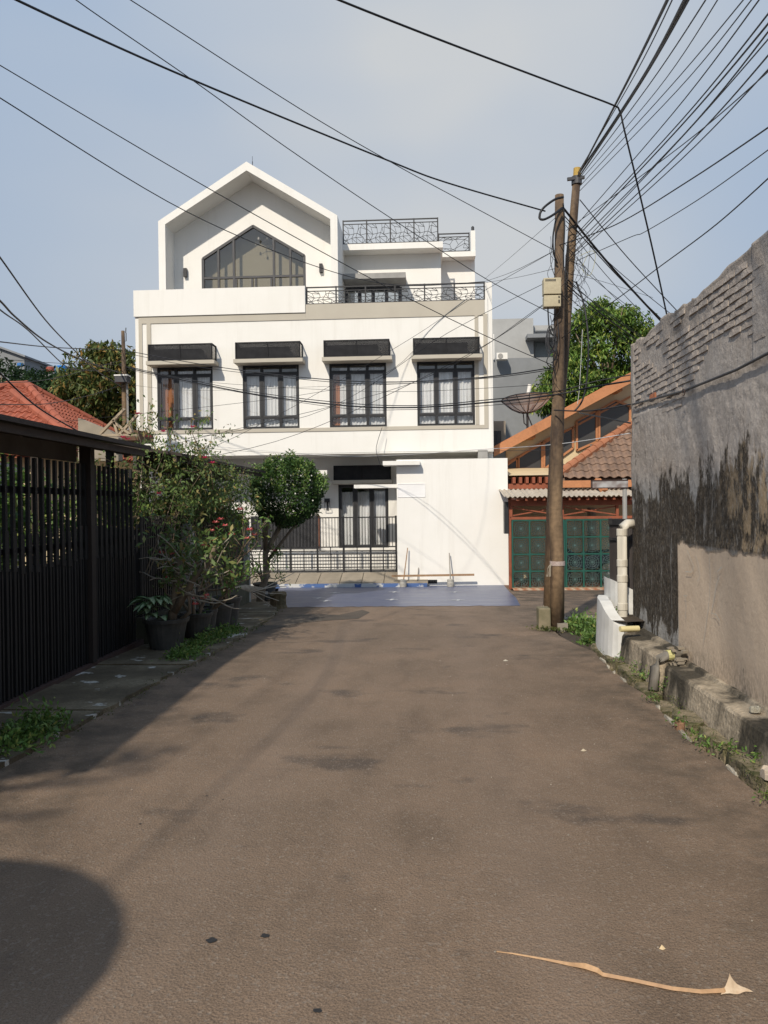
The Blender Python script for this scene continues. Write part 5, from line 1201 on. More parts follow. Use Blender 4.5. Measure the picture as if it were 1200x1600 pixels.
# two heavy runs across the house front, from the far left pole to the front pole
XL = 18.0
def run(pl_, r_, lab, m_=None, grp='cable runs across the white house'): cable(pl_, r_, lab, m_, grp)
run([(-40, 530, 9), (0, 534, 10), (87, 543, 14), (193, 548, XL), (260, 560, 17.6), (365, 577, 17), (475, 590, 14.6), (600, 597, 12.6), (750, 590, 11.6), (866, 574, 10.7)], .009, 'upper black run across the windows of the white house')
run([(193, 551, XL), (300, 572, 17), (475, 593, 14.6), (600, 600, 12.6), (760, 591, 11.6), (866, 577, 10.7)], .006, 'companion cable close under the upper run')
run([(193, 568, XL), (200, 575, XL), (375, 612, 16.3), (520, 632, 14), (635, 637, 12.5), (760, 629, 11.6), (866, 617, 10.7), (920, 606, 10.6), (985, 595, 10.4)], .013, 'heaviest black run low across the windows of the white house')
run([(193, 572, XL), (370, 608, 16.3), (510, 627, 14), (640, 634, 12.5), (770, 624, 11.5), (866, 612, 10.7), (930, 596, 10.5), (985, 586, 10.3)], .008, 'companion cable just above the heaviest run')
run([(193, 576, XL), (330, 605, 17), (520, 636, 14), (640, 640, 12.5), (770, 633, 11.5), (866, 622, 10.7)], .005, 'thin cable just below the heaviest run')
run([(-40, 557, 9), (0, 561, 10), (119, 569, 14), (193, 571, XL), (264, 588, 17.5), (360, 600, 17), (600, 612, 14.5), (866, 600, 10.7)], .004, 'thin wire between the upper and heaviest runs')
run([(193, 600, XL), (300, 610, 17), (500, 604, 15), (700, 596, 13), (866, 575, 10.7)], .003, 'hair thin wire crossing between windows')
for i, (r_, off, lab) in enumerate(((.010, 0, 'thick twisted cable dropping from the left edge, rightmost of three'), (.013, 1, 'thick twisted cable dropping from the left edge, middle of three'), (.009, 2, 'cable dropping from the left edge, lowest of three'))):
    pts = [[(-40, 350, 7), (0, 402, 8), (71, 500, 10.5), (121, 552, 13), (152, 580, 15), (193, 606, XL)], [(-60, 415, 7), (0, 470, 8.5), (26, 497, 9.5), (74, 535, 11.5), (130, 563, 14.5), (193, 585, XL)], [(-60, 430, 7), (0, 484, 8), (45, 517, 10), (100, 570, 13), (125, 578, 14.5), (193, 580, XL)]][i]
    cable(pts, r_, lab, group='twisted cables from the left edge')
cable([(-40, 600, 9), (0, 598, 10), (60, 595, 12), (110, 585, 14), (193, 562, XL)], .006, 'cable rising to the far left pole above the red roof'); cable([(-40, 634, 9), (0, 632, 10), (80, 630, 13), (150, 615, 16), (193, 600, XL)], .007, 'cable drooping over the red tiled roof to the left pole')
cable([(-30, 548, 6), (0, 583, 6.3), (60, 637, 7), (124, 675, 8)], .008, 'stay cable running down onto the near carport roof')
# diagonals from the terrace corner / pole down to the left over the windows
for i, (a, m_, b, r_, lab) in enumerate([((757, 445), (640, 530), (330, 700), .004, 'topmost'), ((866, 435), (700, 520), (480, 650), .004, 'second'), ((866, 465), (720, 560), (430, 690), .0045, 'third'), ((850, 475), (640, 600), (250, 700), .004, 'fourth'), ((866, 392), (700, 490), (560, 600), .0035, 'shortest')]):
    cable([(a[0], a[1], 19.3 if i == 0 else 10.8), (m_[0], m_[1], 14.5 if i == 0 else 12), (b[0], b[1], 13.2), (90, b[1] + 60, 11.5)], r_, f'{lab} of the wires slanting down to the left over the house windows', group='slanting wires over the windows')
# light coloured wires along the top of the boundary wall
cable([(230, 688, 18.8), (360, 700, 18.8), (520, 712, 18.6), (620, 711, 18), (740, 703, 15), (862, 695, 11), (985, 677, 9.4)], .0055, 'pale grey wire along the foot of the upper storey to the old wall', cabw)
cable([(280, 697, 18.8), (440, 708, 18.6), (620, 706, 18), (740, 705, 15), (862, 703, 11)], .004, 'second dark wire beside the pale grey one under the windows')
cable([(597, 668, 19.3), (590, 690, 19.2), (588, 705, 19.1), (594, 726, 19)], .007, 'short wire hanging down onto the white wall hood')
cable([(905, 645, 11), (940, 652, 10), (985, 661, 9)], .010, 'short thick cable from the pole to the old wall corner')
cable([(866, 641, 10.6), (920, 642, 10), (985, 632, 9)], .0095, 'grey cable joining the pole to the wall cable')
# slack loops and drop wires around the poles
def loop(pts, r_, lab, m_=None, grp='wire loops on the poles'): return cable(pts, r_, lab, m_, grp, name='wire_loop')
loop([(880, 308, 10.6), (866, 312, 10.5), (848, 326, 10.45), (843, 340, 10.45), (850, 343, 10.45), (864, 336, 10.5), (878, 325, 10.6)], .017, 'fat black loop hanging beside the front pole top')
loop([(868, 345, 10.6), (864, 370, 10.6), (865, 395, 10.6), (871, 412, 10.65)], .012, 'black wire bowing down the near side of the front pole')
loop([(880, 318, 10.7), (882, 350, 10.7), (880, 400, 10.7), (878, 440, 10.7)], .012, 'black wire running straight down the far side of the front pole')
loop([(900, 440, 11), (912, 475, 10.9), (919, 530, 10.8), (917, 590, 10.8), (910, 625, 10.8), (898, 642, 10.8)], .013, 'long black drop wire curving down right of both poles')
loop([(910, 515, 10.9), (908, 560, 10.9), (905, 610, 10.9), (902, 632, 10.9)], .004, 'pale thin wire hanging straight beside the drop wire', cabw)
loop([(918, 398, 10.8), (910, 420, 10.8), (922, 430, 10.8), (930, 405, 10.8), (926, 392, 10.8), (905, 400, 10.8)], .0035, 'thin yellow loop of wire right of the poles', mat('yellow_wire', (.45, .42, .2), rough=.6))
loop([(856, 480, 10.6), (858, 510, 10.6), (862, 522, 10.6), (868, 524, 10.6)], .01, 'black lead leaving the bottom of the junction box')
g = random.Random(8)
for i in range(16):
    x = 862 + g.uniform(-4, 22); y = 350 + g.uniform(0, 230); h = g.uniform(30, 95)
    loop([(x, y, 10.62), (x + g.uniform(-9, 9), y + h * .35, 10.55), (x + g.uniform(-9, 12), y + h * .7, 10.55), (x + g.uniform(-4, 8), y + h, 10.62)], .0032 + .0015 * (i % 3), 'tangled thin wire strapped against the poles', grp='tangled wires on the poles')
for i in range(14):
    x = 885 + g.uniform(0, 10); y = 330 + g.uniform(0, 110)
    loop([(x, y, 10.9), (x + g.uniform(10, 30), y + g.uniform(15, 45), 11.0), (x + g.uniform(-5, 25), y + g.uniform(50, 90), 10.95)], .003, 'tangled thin wire springing out right of the poles', grp='tangled wires right of the poles')
q = MB()
for i in range(9): c = WY(861 + g.uniform(-3, 3), 520 + g.uniform(0, 18), 10.6); q.tube([c + Vector((.05 * math.cos(a), 0, .16 * math.sin(a))) for a in np.linspace(0, 6.0, 14)], .005, 4)
ob('wire_coil', q, M['darkgrey'], label='coil of spare grey wire hung on the front pole below the box', cat='wire coil')
# ================================================================ ORANGE HOUSE
orange = mat('orange_paint', (.50, .215, .095), (.42, .18, .08), .7, 3, 5, bm=.05, fine=(20, .12)); cream = mat('cream_wall', (.68, .54, .33), (.6, .48, .3), .8, 2)
rust = mat('red_brown_timber', (.30, .085, .04), (.2, .06, .03), .7, 5, bm=.1); dkglass = mat('dark_window', (.045, .045, .045), (.07, .065, .06), .25, 1)
tilem = mat('old_roof_tile', (.25, .16, .11), (.15, .10, .075), .9, 5, 5, isl=-.2, bm=.3, bsc=40)
oh = thing('orange_house', (4.5, 21, -.35), 'small house with bright orange fascias, dark triangular windows and brown tiled roof', 'house')
YO = 21.0
def pc(px, py, Y=YO): p = WY(px, py, Y); return Vector((p.x, Y, p.z))
# gable wall with its two window groups
apex = pc(1010, 605); eave = pc(762, 722)
q = MB(); q.prism([pc(791, 735), pc(1080, 735), pc(1080, 545), pc(985, 594), pc(791, 699)], (0, .2, 0)); ob('gable_wall', q, cream, oh)
q = MB(); q.box(pc(791, 800).x, 10, YO + .02, YO + .2, -.35, pc(800, 735).z); ob('lower_wall', q, cream, oh)
def ribbon(a, b, w, Y, m_, name='fascia', dep=.5):
    A, B = pc(*a, Y), pc(*b, Y); q = MB(); q.prism([A, B, B + Vector((0, 0, -w)), A + Vector((0, 0, -w))], (0, dep, 0)); return ob(name, q, m_, oh)
ribbon((772, 698), (985, 583), .26, YO - .75, orange, dep=.10)
A, B = pc(772, 698, YO - .75), pc(1040, 553, YO - .75)
q = MB(); q.prism([A + Vector((0, .1, .02)), B + Vector((0, .1, .02)), B + Vector((0, .1, -.08)), A + Vector((0, .1, -.08))], (0, 5, 0)); ob('roof', q, orange, oh)
ribbon((791, 722), (985, 618), .06, YO - .05, orange, dep=.1)
for px, py in ((832, 678), (968, 604)):
    c = pc(px, py, YO - .7); q = MB(); q.box(c.x - .09, c.x + .09, YO - .64, YO, c.z - .1, c.z + .04); ob('purlin_end', q, orange, oh)
def tri(pts, fr=True):
    P_ = [pc(*p, YO - .03) for p in pts]; q = MB(); q.prism(P_, (0, .02, 0)); w = ob('window', q, dkglass, oh)
    q = MB(); n = len(P_)
    for i in range(n): q.bar(P_[i] + Vector((0, -.02, 0)), P_[(i + 1) % n] + Vector((0, -.02, 0)), .055, .05, up=(0, 1, 0))
    ob('window_frame', q, orange, w)
tri([(792, 733), (808, 733), (808, 716), (792, 727)]); tri([(810, 733), (847, 733), (847, 691), (810, 715)]); tri([(850, 733), (895, 700), (895, 668), (850, 689)])
tri([(901, 704), (932, 690), (932, 642), (901, 658)]); tri([(936, 688), (984, 660), (984, 635), (962, 626), (936, 641)])
# little tiled roof in front: hip running up to the right, rows of pan tiles
YR0, YR1 = 18.9, 20.6
ZE = WY(900, 749, YR0).z; zr = WY(985, 668, YR1).z
xe0 = WY(868, 748, YR0).x; slope = (zr - ZE) / (YR1 - YR0)
q = MB(); q.add([(xe0 - .1, YR0, ZE - .05), (9, YR0, ZE - .05), (9, YR1, zr - .05), (WY(985, 668, YR1).x, YR1, zr - .05)], [(0, 1, 2, 3)]); ob('roof_deck', q, tilem, oh)
tw, tl = .21, .27; rows = int(math.hypot(YR1 - YR0, zr - ZE) / tl) + 1
ang = math.atan2(zr - ZE, YR1 - YR0)
def pantile(w, l, m_, parent, name='tile', th=.012, ph=0):
    q = MB(); n = 6
    for (yy_, lift) in ((0, .022), (l * 1.12, 0)):
        for i in range(n + 1):
            u = i / n; z = .028 * math.sin(u * math.pi * 2 + .6) + lift; q.v.append((u * w * 1.04, yy_, z))
    o = len(q.v); q.v += [(v[0], v[1], v[2] - th) for v in q.v[:n + 1]]
    for i in range(n): q.f += [(i, i + 1, n + 2 + i, n + 1 + i), (i, o + i, o + i + 1, i + 1)]
    o_ = ob(name, q, m_, parent, origin=(0, 0, 0)); return o_
t0_ = None; ct = 0
for r_ in range(rows):
    yy_ = YR0 - .06 + r_ * tl * math.cos(ang); z = ZE + .03 + r_ * tl * math.sin(ang); f = (yy_ - YR0) / (YR1 - YR0); xs0 = xe0 + (WY(985, 668, YR1).x - xe0) * max(f, 0)
    x = math.ceil(xs0 / tw) * tw
    while x < 5.4 and ct < 260:
        if t0_ is None: t0_ = pantile(tw, tl, tilem, oh); o_ = t0_
        else: o_ = t0_.copy(); COL.objects.link(o_); o_.parent = oh
        o_.location = Vector((x, yy_, z)) - wloc(oh); o_.rotation_euler = (ang + rnd.uniform(-.02, .02), rnd.uniform(-.02, .02), 0); x += tw; ct += 1
hipm = mat('hip_tile_orange', (.40, .16, .08), (.3, .13, .07), .85, 6, isl=-.12, bm=.2)
a = Vector((xe0, YR0, ZE + .09)); b = Vector((WY(985, 668, YR1).x, YR1, zr + .09)); h0 = None
for i in range(12):
    p, p2 = a.lerp(b, i / 12), a.lerp(b, (i + 1.1) / 12); q = MB(); q.tube([p, p2], [.12, .10], 8); ob('ridge_tile', q, hipm, oh)
# fascia, rafters and dark opening below
q = MB(); q.box(xe0 - .1, 7, YR0 - .12, YR0 - .06, ZE - .2, ZE - .03); ob('eave_board', q, orange, oh)
c = WY(937, 750, YR0 - .3); q = MB(); q.bar((c.x + .1, YR0 - .35, ZE - .3), (c.x - .02, YR0 - .12, ZE - .02), .16, .1); ob('bracket', q, orange, oh)
lw0 = WY(795, 743, 19.3); q = MB(); q.add([(lw0.x, 19.3, lw0.z), (xe0 + .2, 19.3, lw0.z), (xe0 + .2, 20.9, lw0.z + .25), (lw0.x, 20.9, lw0.z + .25)], [(0, 1, 2, 3)]); ob('flat_roof', q, cream, oh)
for i in range(9):
    x = lw0.x + .08 + i * .16; q = MB(); q.box(x, x + .07, 19.15, 20.8, lw0.z - .20, lw0.z - .05); ob('rafter', q, rust, oh)
q = MB(); q.box(lw0.x - .02, xe0 + .2, 19.2, 19.3, lw0.z - .34, lw0.z - .21); ob('beam', q, rust, oh)
# carport front: truss, corrugated roof edge and decorated gate
YC = 18.25
def px_(x, y=850, Y=YC): return WY(x, y, Y).x
def pz_(y, x=880, Y=YC): return WY(x, y, Y).z
cx0, cx1 = px_(799), px_(990)
cp = thing('corrugated_awning', (cx0, YC, 2.0), 'corrugated cement awning on red brown timber trusses over the green gate', 'awning')
q = MB(); n = 90; za_ = pz_(775)
for i in range(n + 1):
    x = px_(786) + (px_(992) - px_(786)) * i / n; zz0 = .022 * math.sin(i * 1.9); q.v += [(x, YC - .35, za_ + zz0), (x, 20.8, za_ + .42 + zz0), (x, YC - .35, za_ + zz0 - .014)]
for i in range(n): q.f += [(3 * i, 3 * i + 3, 3 * i + 4, 3 * i + 1), (3 * i, 3 * i + 2, 3 * i + 5, 3 * i + 3)]
ob('corrugated_sheet', q, mat('asbestos_sheet', (.50, .44, .36), (.38, .33, .27), .9, 5), cp)
q = MB(); q.box(cx0, cx1, YC - .02, YC + .06, pz_(811), pz_(807)); q.box(cx0, cx1, YC - .02, YC + .06, pz_(790), pz_(780)); ob('beam', q, rust, cp)
for x in (799, 877, 879, 965): q = MB(); q.box(px_(x) - .03, px_(x) + .03, YC - .021, YC + .061, pz_(807) + .001, pz_(790) - .001) ; ob('strut', q, rust, cp)
for (a, b) in (((801, 792), (876, 805)), ((801, 805), (876, 792)), ((881, 792), (963, 805)), ((881, 805), (963, 792))):
    q = MB(); q.bar((px_(a[0]), YC + .02 + (.03 if a[1] > 800 else 0), pz_(a[1])), (px_(b[0]), YC + .02 + (.03 if a[1] > 800 else 0), pz_(b[1])), .03, .05, up=(0, 1, 0)); ob('brace', q, rust, cp)
for i in range(14): x = cx0 + .1 + i * .2; q = MB(); q.box(x, x + .06, YC - .28, 20.7, za_ - .10, za_ - .03); ob('rafter', q, rust, cp)
q = MB(); q.box(cx0 - .06, cx0, YC, YC + .1, -.35, pz_(780)); ob('post', q, rust, cp)
q = MB(); q.box(cx0 - .16, cx0 - .065, YC - .06, YC + .2, pz_(833), pz_(783)); ob('dark_box', q, M['black'], cp)
# interior; the porch shade is put into the near black back wall
q = MB(); q.box(cx0 - .3, 9, 22.4, 22.5, -.35, 2.6); q.box(9, 9.1, 18.3, 22.4, -.35, 2.6); ob('porch_back_wall', q, mat('porch_shade', (.02, .018, .016), (.01, .01, .01), .9), oh)
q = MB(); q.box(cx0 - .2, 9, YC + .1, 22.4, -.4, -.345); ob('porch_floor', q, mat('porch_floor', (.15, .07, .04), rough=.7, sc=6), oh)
q = MB(); z = pz_(760, Y=19.6)
for i in range(24): x = cx0 + .1 + i * .13; q.box(x, x + .05, 19.6, 19.63, pz_(772, Y=19.6), pz_(748, Y=19.6))
ob('ventilation_slats', q, M['black'], oh, kind='stuff')
c = WY(925, 850, 20.5); q = MB(); q.lathe((c.x, 20.5, -.35), [(.13, 0), (.12, 1.0), (.11, 1.9)], 12); ob('porch_column', q, M['paver'], oh)
# green gate
green = mat('green_gate_paint', (.012, .088, .066), (.009, .065, .048), .5, 6); sil = mat('teal_grille', (.075, .13, .12), (.05, .095, .09), .5, 9)
YGt = YC - .04; gg_ = thing('green_gate', (px_(880), YGt, -.33), 'green steel gate filled with spider web wheel grilles', 'gate')
gzt, gzb = pz_(812.5), pz_(918.5); gh = (gzt - gzb) / 4; gwid = (px_(884 + 27 * 3) - px_(884)) / 3
def webpanel(w, h):
    q = MB(); c = Vector((0, 0, 0)); R_ = min(w, h) / 2
    for rr_ in (.34, .6, .86): q.tube([(R_ * rr_ * math.cos(a), 0, R_ * rr_ * math.sin(a)) for a in np.linspace(0, 2 * math.pi, 17)], .0062, 4, cap=False)
    for k in range(12): a = k * math.pi / 6; q.tube([(R_ * .12 * math.cos(a), 0, R_ * .12 * math.sin(a)), (R_ * 1.0 * math.cos(a), 0, R_ * 1.0 * math.sin(a))], .0052, 4, cap=False)
    q.lathe((0, 0, 0), [(.001, 0), (.001, .0)], 3, cap=False)
    hub = MB(); hub.tube([(0, -.01, 0), (0, .01, 0)], R_ * .15, 10); q.add(hub.v, hub.f)
    for sx in (-1, 1):
        for sz in (-1, 1): q.tube([(sx * w / 2, 0, sz * h / 2), (sx * R_ * .62, 0, sz * R_ * .62)], .006, 4, cap=False)
    return q
wp0 = None
for leaf_i, xl0 in enumerate((px_(800.5), px_(884))):
    q = MB(); t = .038
    for k in range(4): x = xl0 + gwid * k; q.box(x - t / 2, x + t / 2, YGt - .02, YGt + .02, gzb, gzt)
    for k in range(5): z = gzb + gh * k; q.box(xl0, xl0 + gwid * 3, YGt - .016, YGt + .016, z - t / 2, z + t / 2)
    lf = ob('gate_leaf', q, green, gg_)
    for i in range(3):
        for j in range(4):
            cc = Vector((xl0 + gwid * (i + .5), YGt, gzb + gh * (j + .5)))
            if wp0 is None: wp0 = ob('grille_panel', webpanel(gwid - t, gh - t), sil, lf, origin=(0, 0, 0)); o_ = wp0
            else: o_ = wp0.copy(); COL.objects.link(o_); o_.parent = lf
            o_.location = cc - wloc(lf)
# checkered tile strip before the gate
chk, t, b = new_mat('checker_tile'); ck = tn(t, 'ShaderNodeTexChecker'); ck.inputs['Scale'].default_value = 7; ck.inputs['Color1'].default_value = (.45, .16, .07, 1); ck.inputs['Color2'].default_value = (.6, .47, .33, 1)
tcq = tn(t, 'ShaderNodeTexCoord'); mq = tn(t, 'ShaderNodeMapping'); mq.inputs['Rotation'].default_value = (0, 0, R(45)); t.links.new(tcq.outputs['Object'], mq.inputs[0]); t.links.new(mq.outputs[0], ck.inputs['Vector']); t.links.new(ck.outputs[0], b.inputs['Base Color']); b.inputs['Roughness'].default_value = .5
q = MB(); q.add([(px_(799), 17.62, -.335), (9, 17.62, -.335), (9, 18.3, -.30), (px_(799), 18.3, -.30), (px_(799), 17.62, -.45), (9, 17.62, -.45)], [(0, 1, 2, 3), (4, 5, 1, 0)]); ob('tiled_strip', q, chk, kind='structure')
# motorcycle parked behind the gate
mc = thing('motorcycle', (3.3, 19.3, -.34), 'dark motorcycle parked side on behind the green gate', 'motorcycle')
bz = -.34; X0 = WY(912, 880, 19.3).x
q = MB()
def wheel(x):
    w = MB(); w.tube([(x + .27 * math.cos(a), 19.3, bz + .28 + .27 * math.sin(a)) for a in np.linspace(0, 2 * math.pi, 25)], .04, 7, cap=False); o_ = ob('wheel', w, M['black'], mc)
    w = MB(); w.tube([(x, 19.26, bz + .28), (x, 19.34, bz + .28)], .05, 10)
    for k in range(8): a = k * math.pi / 4; w.tube([(x, 19.3, bz + .28), (x + .25 * math.cos(a), 19.3, bz + .28 + .25 * math.sin(a))], .008, 4)
    ob('spokes', w, M['cement'], o_)
wheel(X0 - .62); wheel(X0 + .62)
q = MB(); q.prism([(X0 - .35, 19.2, bz + .45), (X0 + .25, 19.2, bz + .35), (X0 + .6, 19.2, bz + .62), (X0 + .78, 19.2, bz + .72), (X0 + .4, 19.2, bz + .76), (X0 - .1, 19.2, bz + .66), (X0 - .38, 19.2, bz + .9), (X0 - .5, 19.2, bz + .82)], (0, .2, 0)); ob('body', q, mat('blue_black_fairing', (.03, .035, .05), rough=.25), mc, bevel=.02)
q = MB(); q.prism([(X0 - .08, 19.2, bz + .74), (X0 + .72, 19.2, bz + .80), (X0 + .7, 19.2, bz + .86), (X0 + .2, 19.2, bz + .82), (X0 - .05, 19.2, bz + .80)], (0, .22, 0)); ob('seat', q, M['black'], mc, bevel=.02)
q = MB(); q.tube([(X0 - .62, 19.25, bz + .28), (X0 - .42, 19.25, bz + .95)], .02, 6); q.tube([(X0 - .42, 19.02, bz + 1.02), (X0 - .46, 19.3, bz + .96), (X0 - .42, 19.58, bz + 1.02)], .015, 6); ob('handlebar', q, M['darkgrey'], mc)
q = MB(); q.lathe((X0 - .5, 19.2, bz + .86), [(.02, 0), (.08, .02), (.08, .1), (.03, .12)], 12); ob('headlight', q, M['markwhite'], mc)
for s in (19.02, 19.56): q = MB(); q.tube([(X0 - .42, s, bz + 1.0), (X0 - .4, s, bz + 1.15)], .008, 5); q.box(X0 - .46, X0 - .36, s - .05, s + .05, bz + 1.14, bz + 1.2); ob('mirror', q, M['cement'], mc)
# faded name plate on its post by the planter
sg = thing('street_sign', (WY(976, 800, 9.6).x, 9.6, .5), 'rusty faded street name sign on a grey post beside the old wall', 'sign')
Ys = 9.6; a, b = WY(925, 757, Ys), WY(981, 756, Ys)
q = MB(); q.box(a.x, b.x, Ys - .012, Ys + .012, WY(950, 762, Ys).z, WY(950, 751, Ys).z); pl2 = ob('sign_plate', q, mat('rusty_plate', (.42, .42, .42), (.20, .16, .15), .6, 14, .45), sg)
q = MB(); z1_, z0_ = WY(950, 750.5, Ys).z, WY(950, 762.5, Ys).z; t = .012
q.box(a.x - t, b.x, Ys - .018, Ys + .018, z1_ - t * .6, z1_ + t * .4); q.box(a.x - t, b.x, Ys - .018, Ys + .018, z0_ - t * .4, z0_ + t * .6); q.box(a.x - t, a.x + t * .3, Ys - .018, Ys + .018, z0_, z1_); ob('sign_frame', q, redrail, sg)
c = WY(977, 800, Ys); q = MB(); q.tube([(c.x, Ys + .02, -.1), (c.x, Ys + .02, WY(977, 748, Ys).z)], .028, 8); ob('sign_post', q, M['cement'], sg)
# ================================================================ BUILDINGS BEHIND
gw1 = mat('grey_render', (.40, .40, .39), (.35, .35, .34), .85, .6, 5, fine=(3, .06)); gw2 = mat('dark_grey_render', (.25, .26, .27), (.21, .22, .23), .85, .5, 5, fine=(3, .08))
gb_ = thing('grey_building', (8, 41, -.4), 'plain grey building behind with a shaded corner window and outdoor unit', 'building')
def bx(name, x0, y0, x1, y1, Y, dep, m_, parent, lo=None, **k):
    a, b = WY(x0, (y0 + y1) / 2, Y), WY(x1, (y0 + y1) / 2, Y); z1 = WY((x0 + x1) / 2, y0, Y).z; z0 = WY((x0 + x1) / 2, y1, Y).z if lo is None else lo
    q = MB(); q.box(a.x, b.x, Y, Y + dep, z0, z1); return ob(name, q, m_, parent, **k)
bx('tower_wall', 762, 498, 834, 640, 40, 8, gw1, gb_); bx('side_wall', 834.5, 508, 880, 640, 40.5, 7, gw1, gb_)
bx('window', 836, 527, 856, 557.5, 40.45, .03, mat('grey_window', (.22, .24, .24), rough=.4), gb_); bx('window_canopy', 824, 521, 880, 527, 39.2, 1.2, gw2, gb_); bx('window_frame', 855.6, 526, 858, 558, 40.42, .05, M['cement'], gb_)
bx('parapet_line', 836, 515.5, 858, 517.5, 40.35, .1, gw2, gb_)
g2 = thing('grey_building', (7, 31, -.4), 'darker grey blank walled building directly behind the satellite dish', 'building')
bx('wall', 755, 559, 885, 700, 31, 6, gw2, g2, lo=-.4); bx('low_wall', 752, 658, 790, 700, 27, 1, M['paver'], g2, lo=-.4); bx('window', 770, 673, 783, 700, 26.9, .05, dkglass, g2); bx('window_frame', 775.8, 673, 777, 700, 26.85, .04, M['darkgrey'], g2)
ac = thing('air_conditioner', (6, 30.4, 6), 'white outdoor air conditioning unit on the grey building ledge', 'air conditioner'); w_ = bx('case', 776, 551, 793, 561, 30.4, .4, M['white'], ac); c = WY(782, 556, 30.38); q = MB(); q.tube([c, c + Vector((0, .03, 0))], .1, 16); ob('fan_grille', q, M['cement'], ac); bx('drain_hose', 771, 522, 772.3, 562, 30.9, .06, M['white'], ac)
# tank behind the boundary wall corner
bx('utility_cabinet', 747, 703, 762, 716, 19.5, .4, M['cement'], None, label='small pale cabinet behind the white wall top near the house corner', cat='cabinet')
# satellite dish
Yd = 23; c = WY(824, 645, Yd); dish = thing('satellite_dish', (c.x, Yd, 1), 'large mesh satellite dish tipped skyward beside the orange roof', 'satellite dish')
q = MB(); R_ = WY(863, 630, Yd).x - WY(824, 630, Yd).x; dep = .42; tilt = Matrix.Rotation(R(-6), 3, 'X') @ Matrix.Rotation(R(-3), 3, 'Y')
rim = []
for i in range(9):
    rr_ = R_ * i / 8
    for j in range(24): a = 2 * math.pi * j / 24; v = tilt @ Vector((rr_ * math.cos(a), rr_ * math.sin(a), dep * (i / 8) ** 2)); q.v.append(tuple(Vector((c.x, Yd, c.z)) + v))
for i in range(8):
    for j in range(24): q.f.append((i * 24 + j, i * 24 + (j + 1) % 24, (i + 1) * 24 + (j + 1) % 24, (i + 1) * 24 + j))
dm, t, b = new_mat('dish_mesh'); b.inputs['Base Color'].default_value = (.50, .50, .49, 1); o_ = [x for x in t.nodes if x.type == 'OUTPUT_MATERIAL'][0]; tr = tn(t, 'ShaderNodeBsdfTransparent'); ms = tn(t, 'ShaderNodeMixShader'); ms.inputs[0].default_value = .78; t.links.new(tr.outputs[0], ms.inputs[1]); t.links.new(b.outputs[0], ms.inputs[2]); t.links.new(ms.outputs[0], o_.inputs[0])
ob('dish_bowl', q, dm, dish, smooth=True)
q = MB()
for j in range(12):
    a = 2 * math.pi * j / 12; q.tube([Vector((c.x, Yd, c.z - .012)) + tilt @ Vector((R_ * s_ * math.cos(a), R_ * s_ * math.sin(a), dep * s_ * s_)) for s_ in (0, .33, .66, 1)], .012, 4)
q.tube([Vector((c.x, Yd, c.z)) + tilt @ Vector((R_ * math.cos(a), R_ * math.sin(a), dep)) for a in np.linspace(0, 2 * math.pi, 33)], .016, 4); ob('dish_rib', q, M['darkgrey'], dish)
q = MB(); q.tube([(c.x, Yd, c.z), (c.x + .03, Yd, c.z + .45)], .015, 5); ob('feed_arm', q, M['darkgrey'], dish); e1 = WY(825, 617, Yd); e2 = WY(828, 601, Yd); q = MB(); q.tube([e1, e1.lerp(e2, .15), e2], [.09, .055, .06], 10); ob('feed_horn', q, M['white'], dish)
q = MB(); q.tube([(c.x, Yd, c.z), (c.x, Yd, c.z - .9)], .035, 8); q.tube([(c.x + .02, Yd, c.z - .1), (c.x + .16, Yd, c.z - .45)], .02, 5); q.tube([(c.x - .12, Yd, c.z - .02), (c.x - .1, Yd, c.z - .3), (c.x, Yd, c.z - .4)], .018, 5); q.tube([(c.x, Yd, c.z - .9), (c.x, Yd, -.3)], .05, 8); ob('mast', q, M['black'], dish)
# ---- left background: red tiled roof, grey house, tanks
redt = mat('red_roof_tile', (.36, .105, .06), (.28, .085, .05), .8, 3, 5, isl=-.10, bm=.15)
rh = thing('red_roof_house', (-13, 21, -.35), 'neighbouring house with bright red tiled hip roof over the carport', 'house')
Yr = 22.0
r0, r1 = WY(12, 603, Yr), WY(42, 603, Yr); e_r = WY(215, 690, Yr - 1.0); zE = WY(100, 712, 19).z
xr0, xr1 = r0.x, r1.x; zR = r0.z; Yfr = 18.6
hipL, hipR = Vector((xr0 - 3.2, Yfr, zE)), Vector((xr1 + 3.35, Yfr, zE)); RA, RB = Vector((xr0, Yr, zR)), Vector((xr1, Yr, zR)); BR = Vector((xr1 + 3.35, Yr + 3.4, zE)); BL = Vector((xr0 - 3.2, Yr + 3.4, zE))
q = MB(); dz = Vector((0, 0, -.06)); q.add([hipL + dz, hipR + dz, RB + dz, RA + dz, BR + dz, BL + dz], [(0, 1, 2, 3), (1, 4, 2), (4, 5, 3, 2), (5, 0, 3)]); ob('roof_deck', q, redt, rh)
q = MB(); q.box(hipL.x + .5, hipR.x - .5, Yfr + .4, Yr + 3, -.35, zE); ob('wall', q, cream, rh)
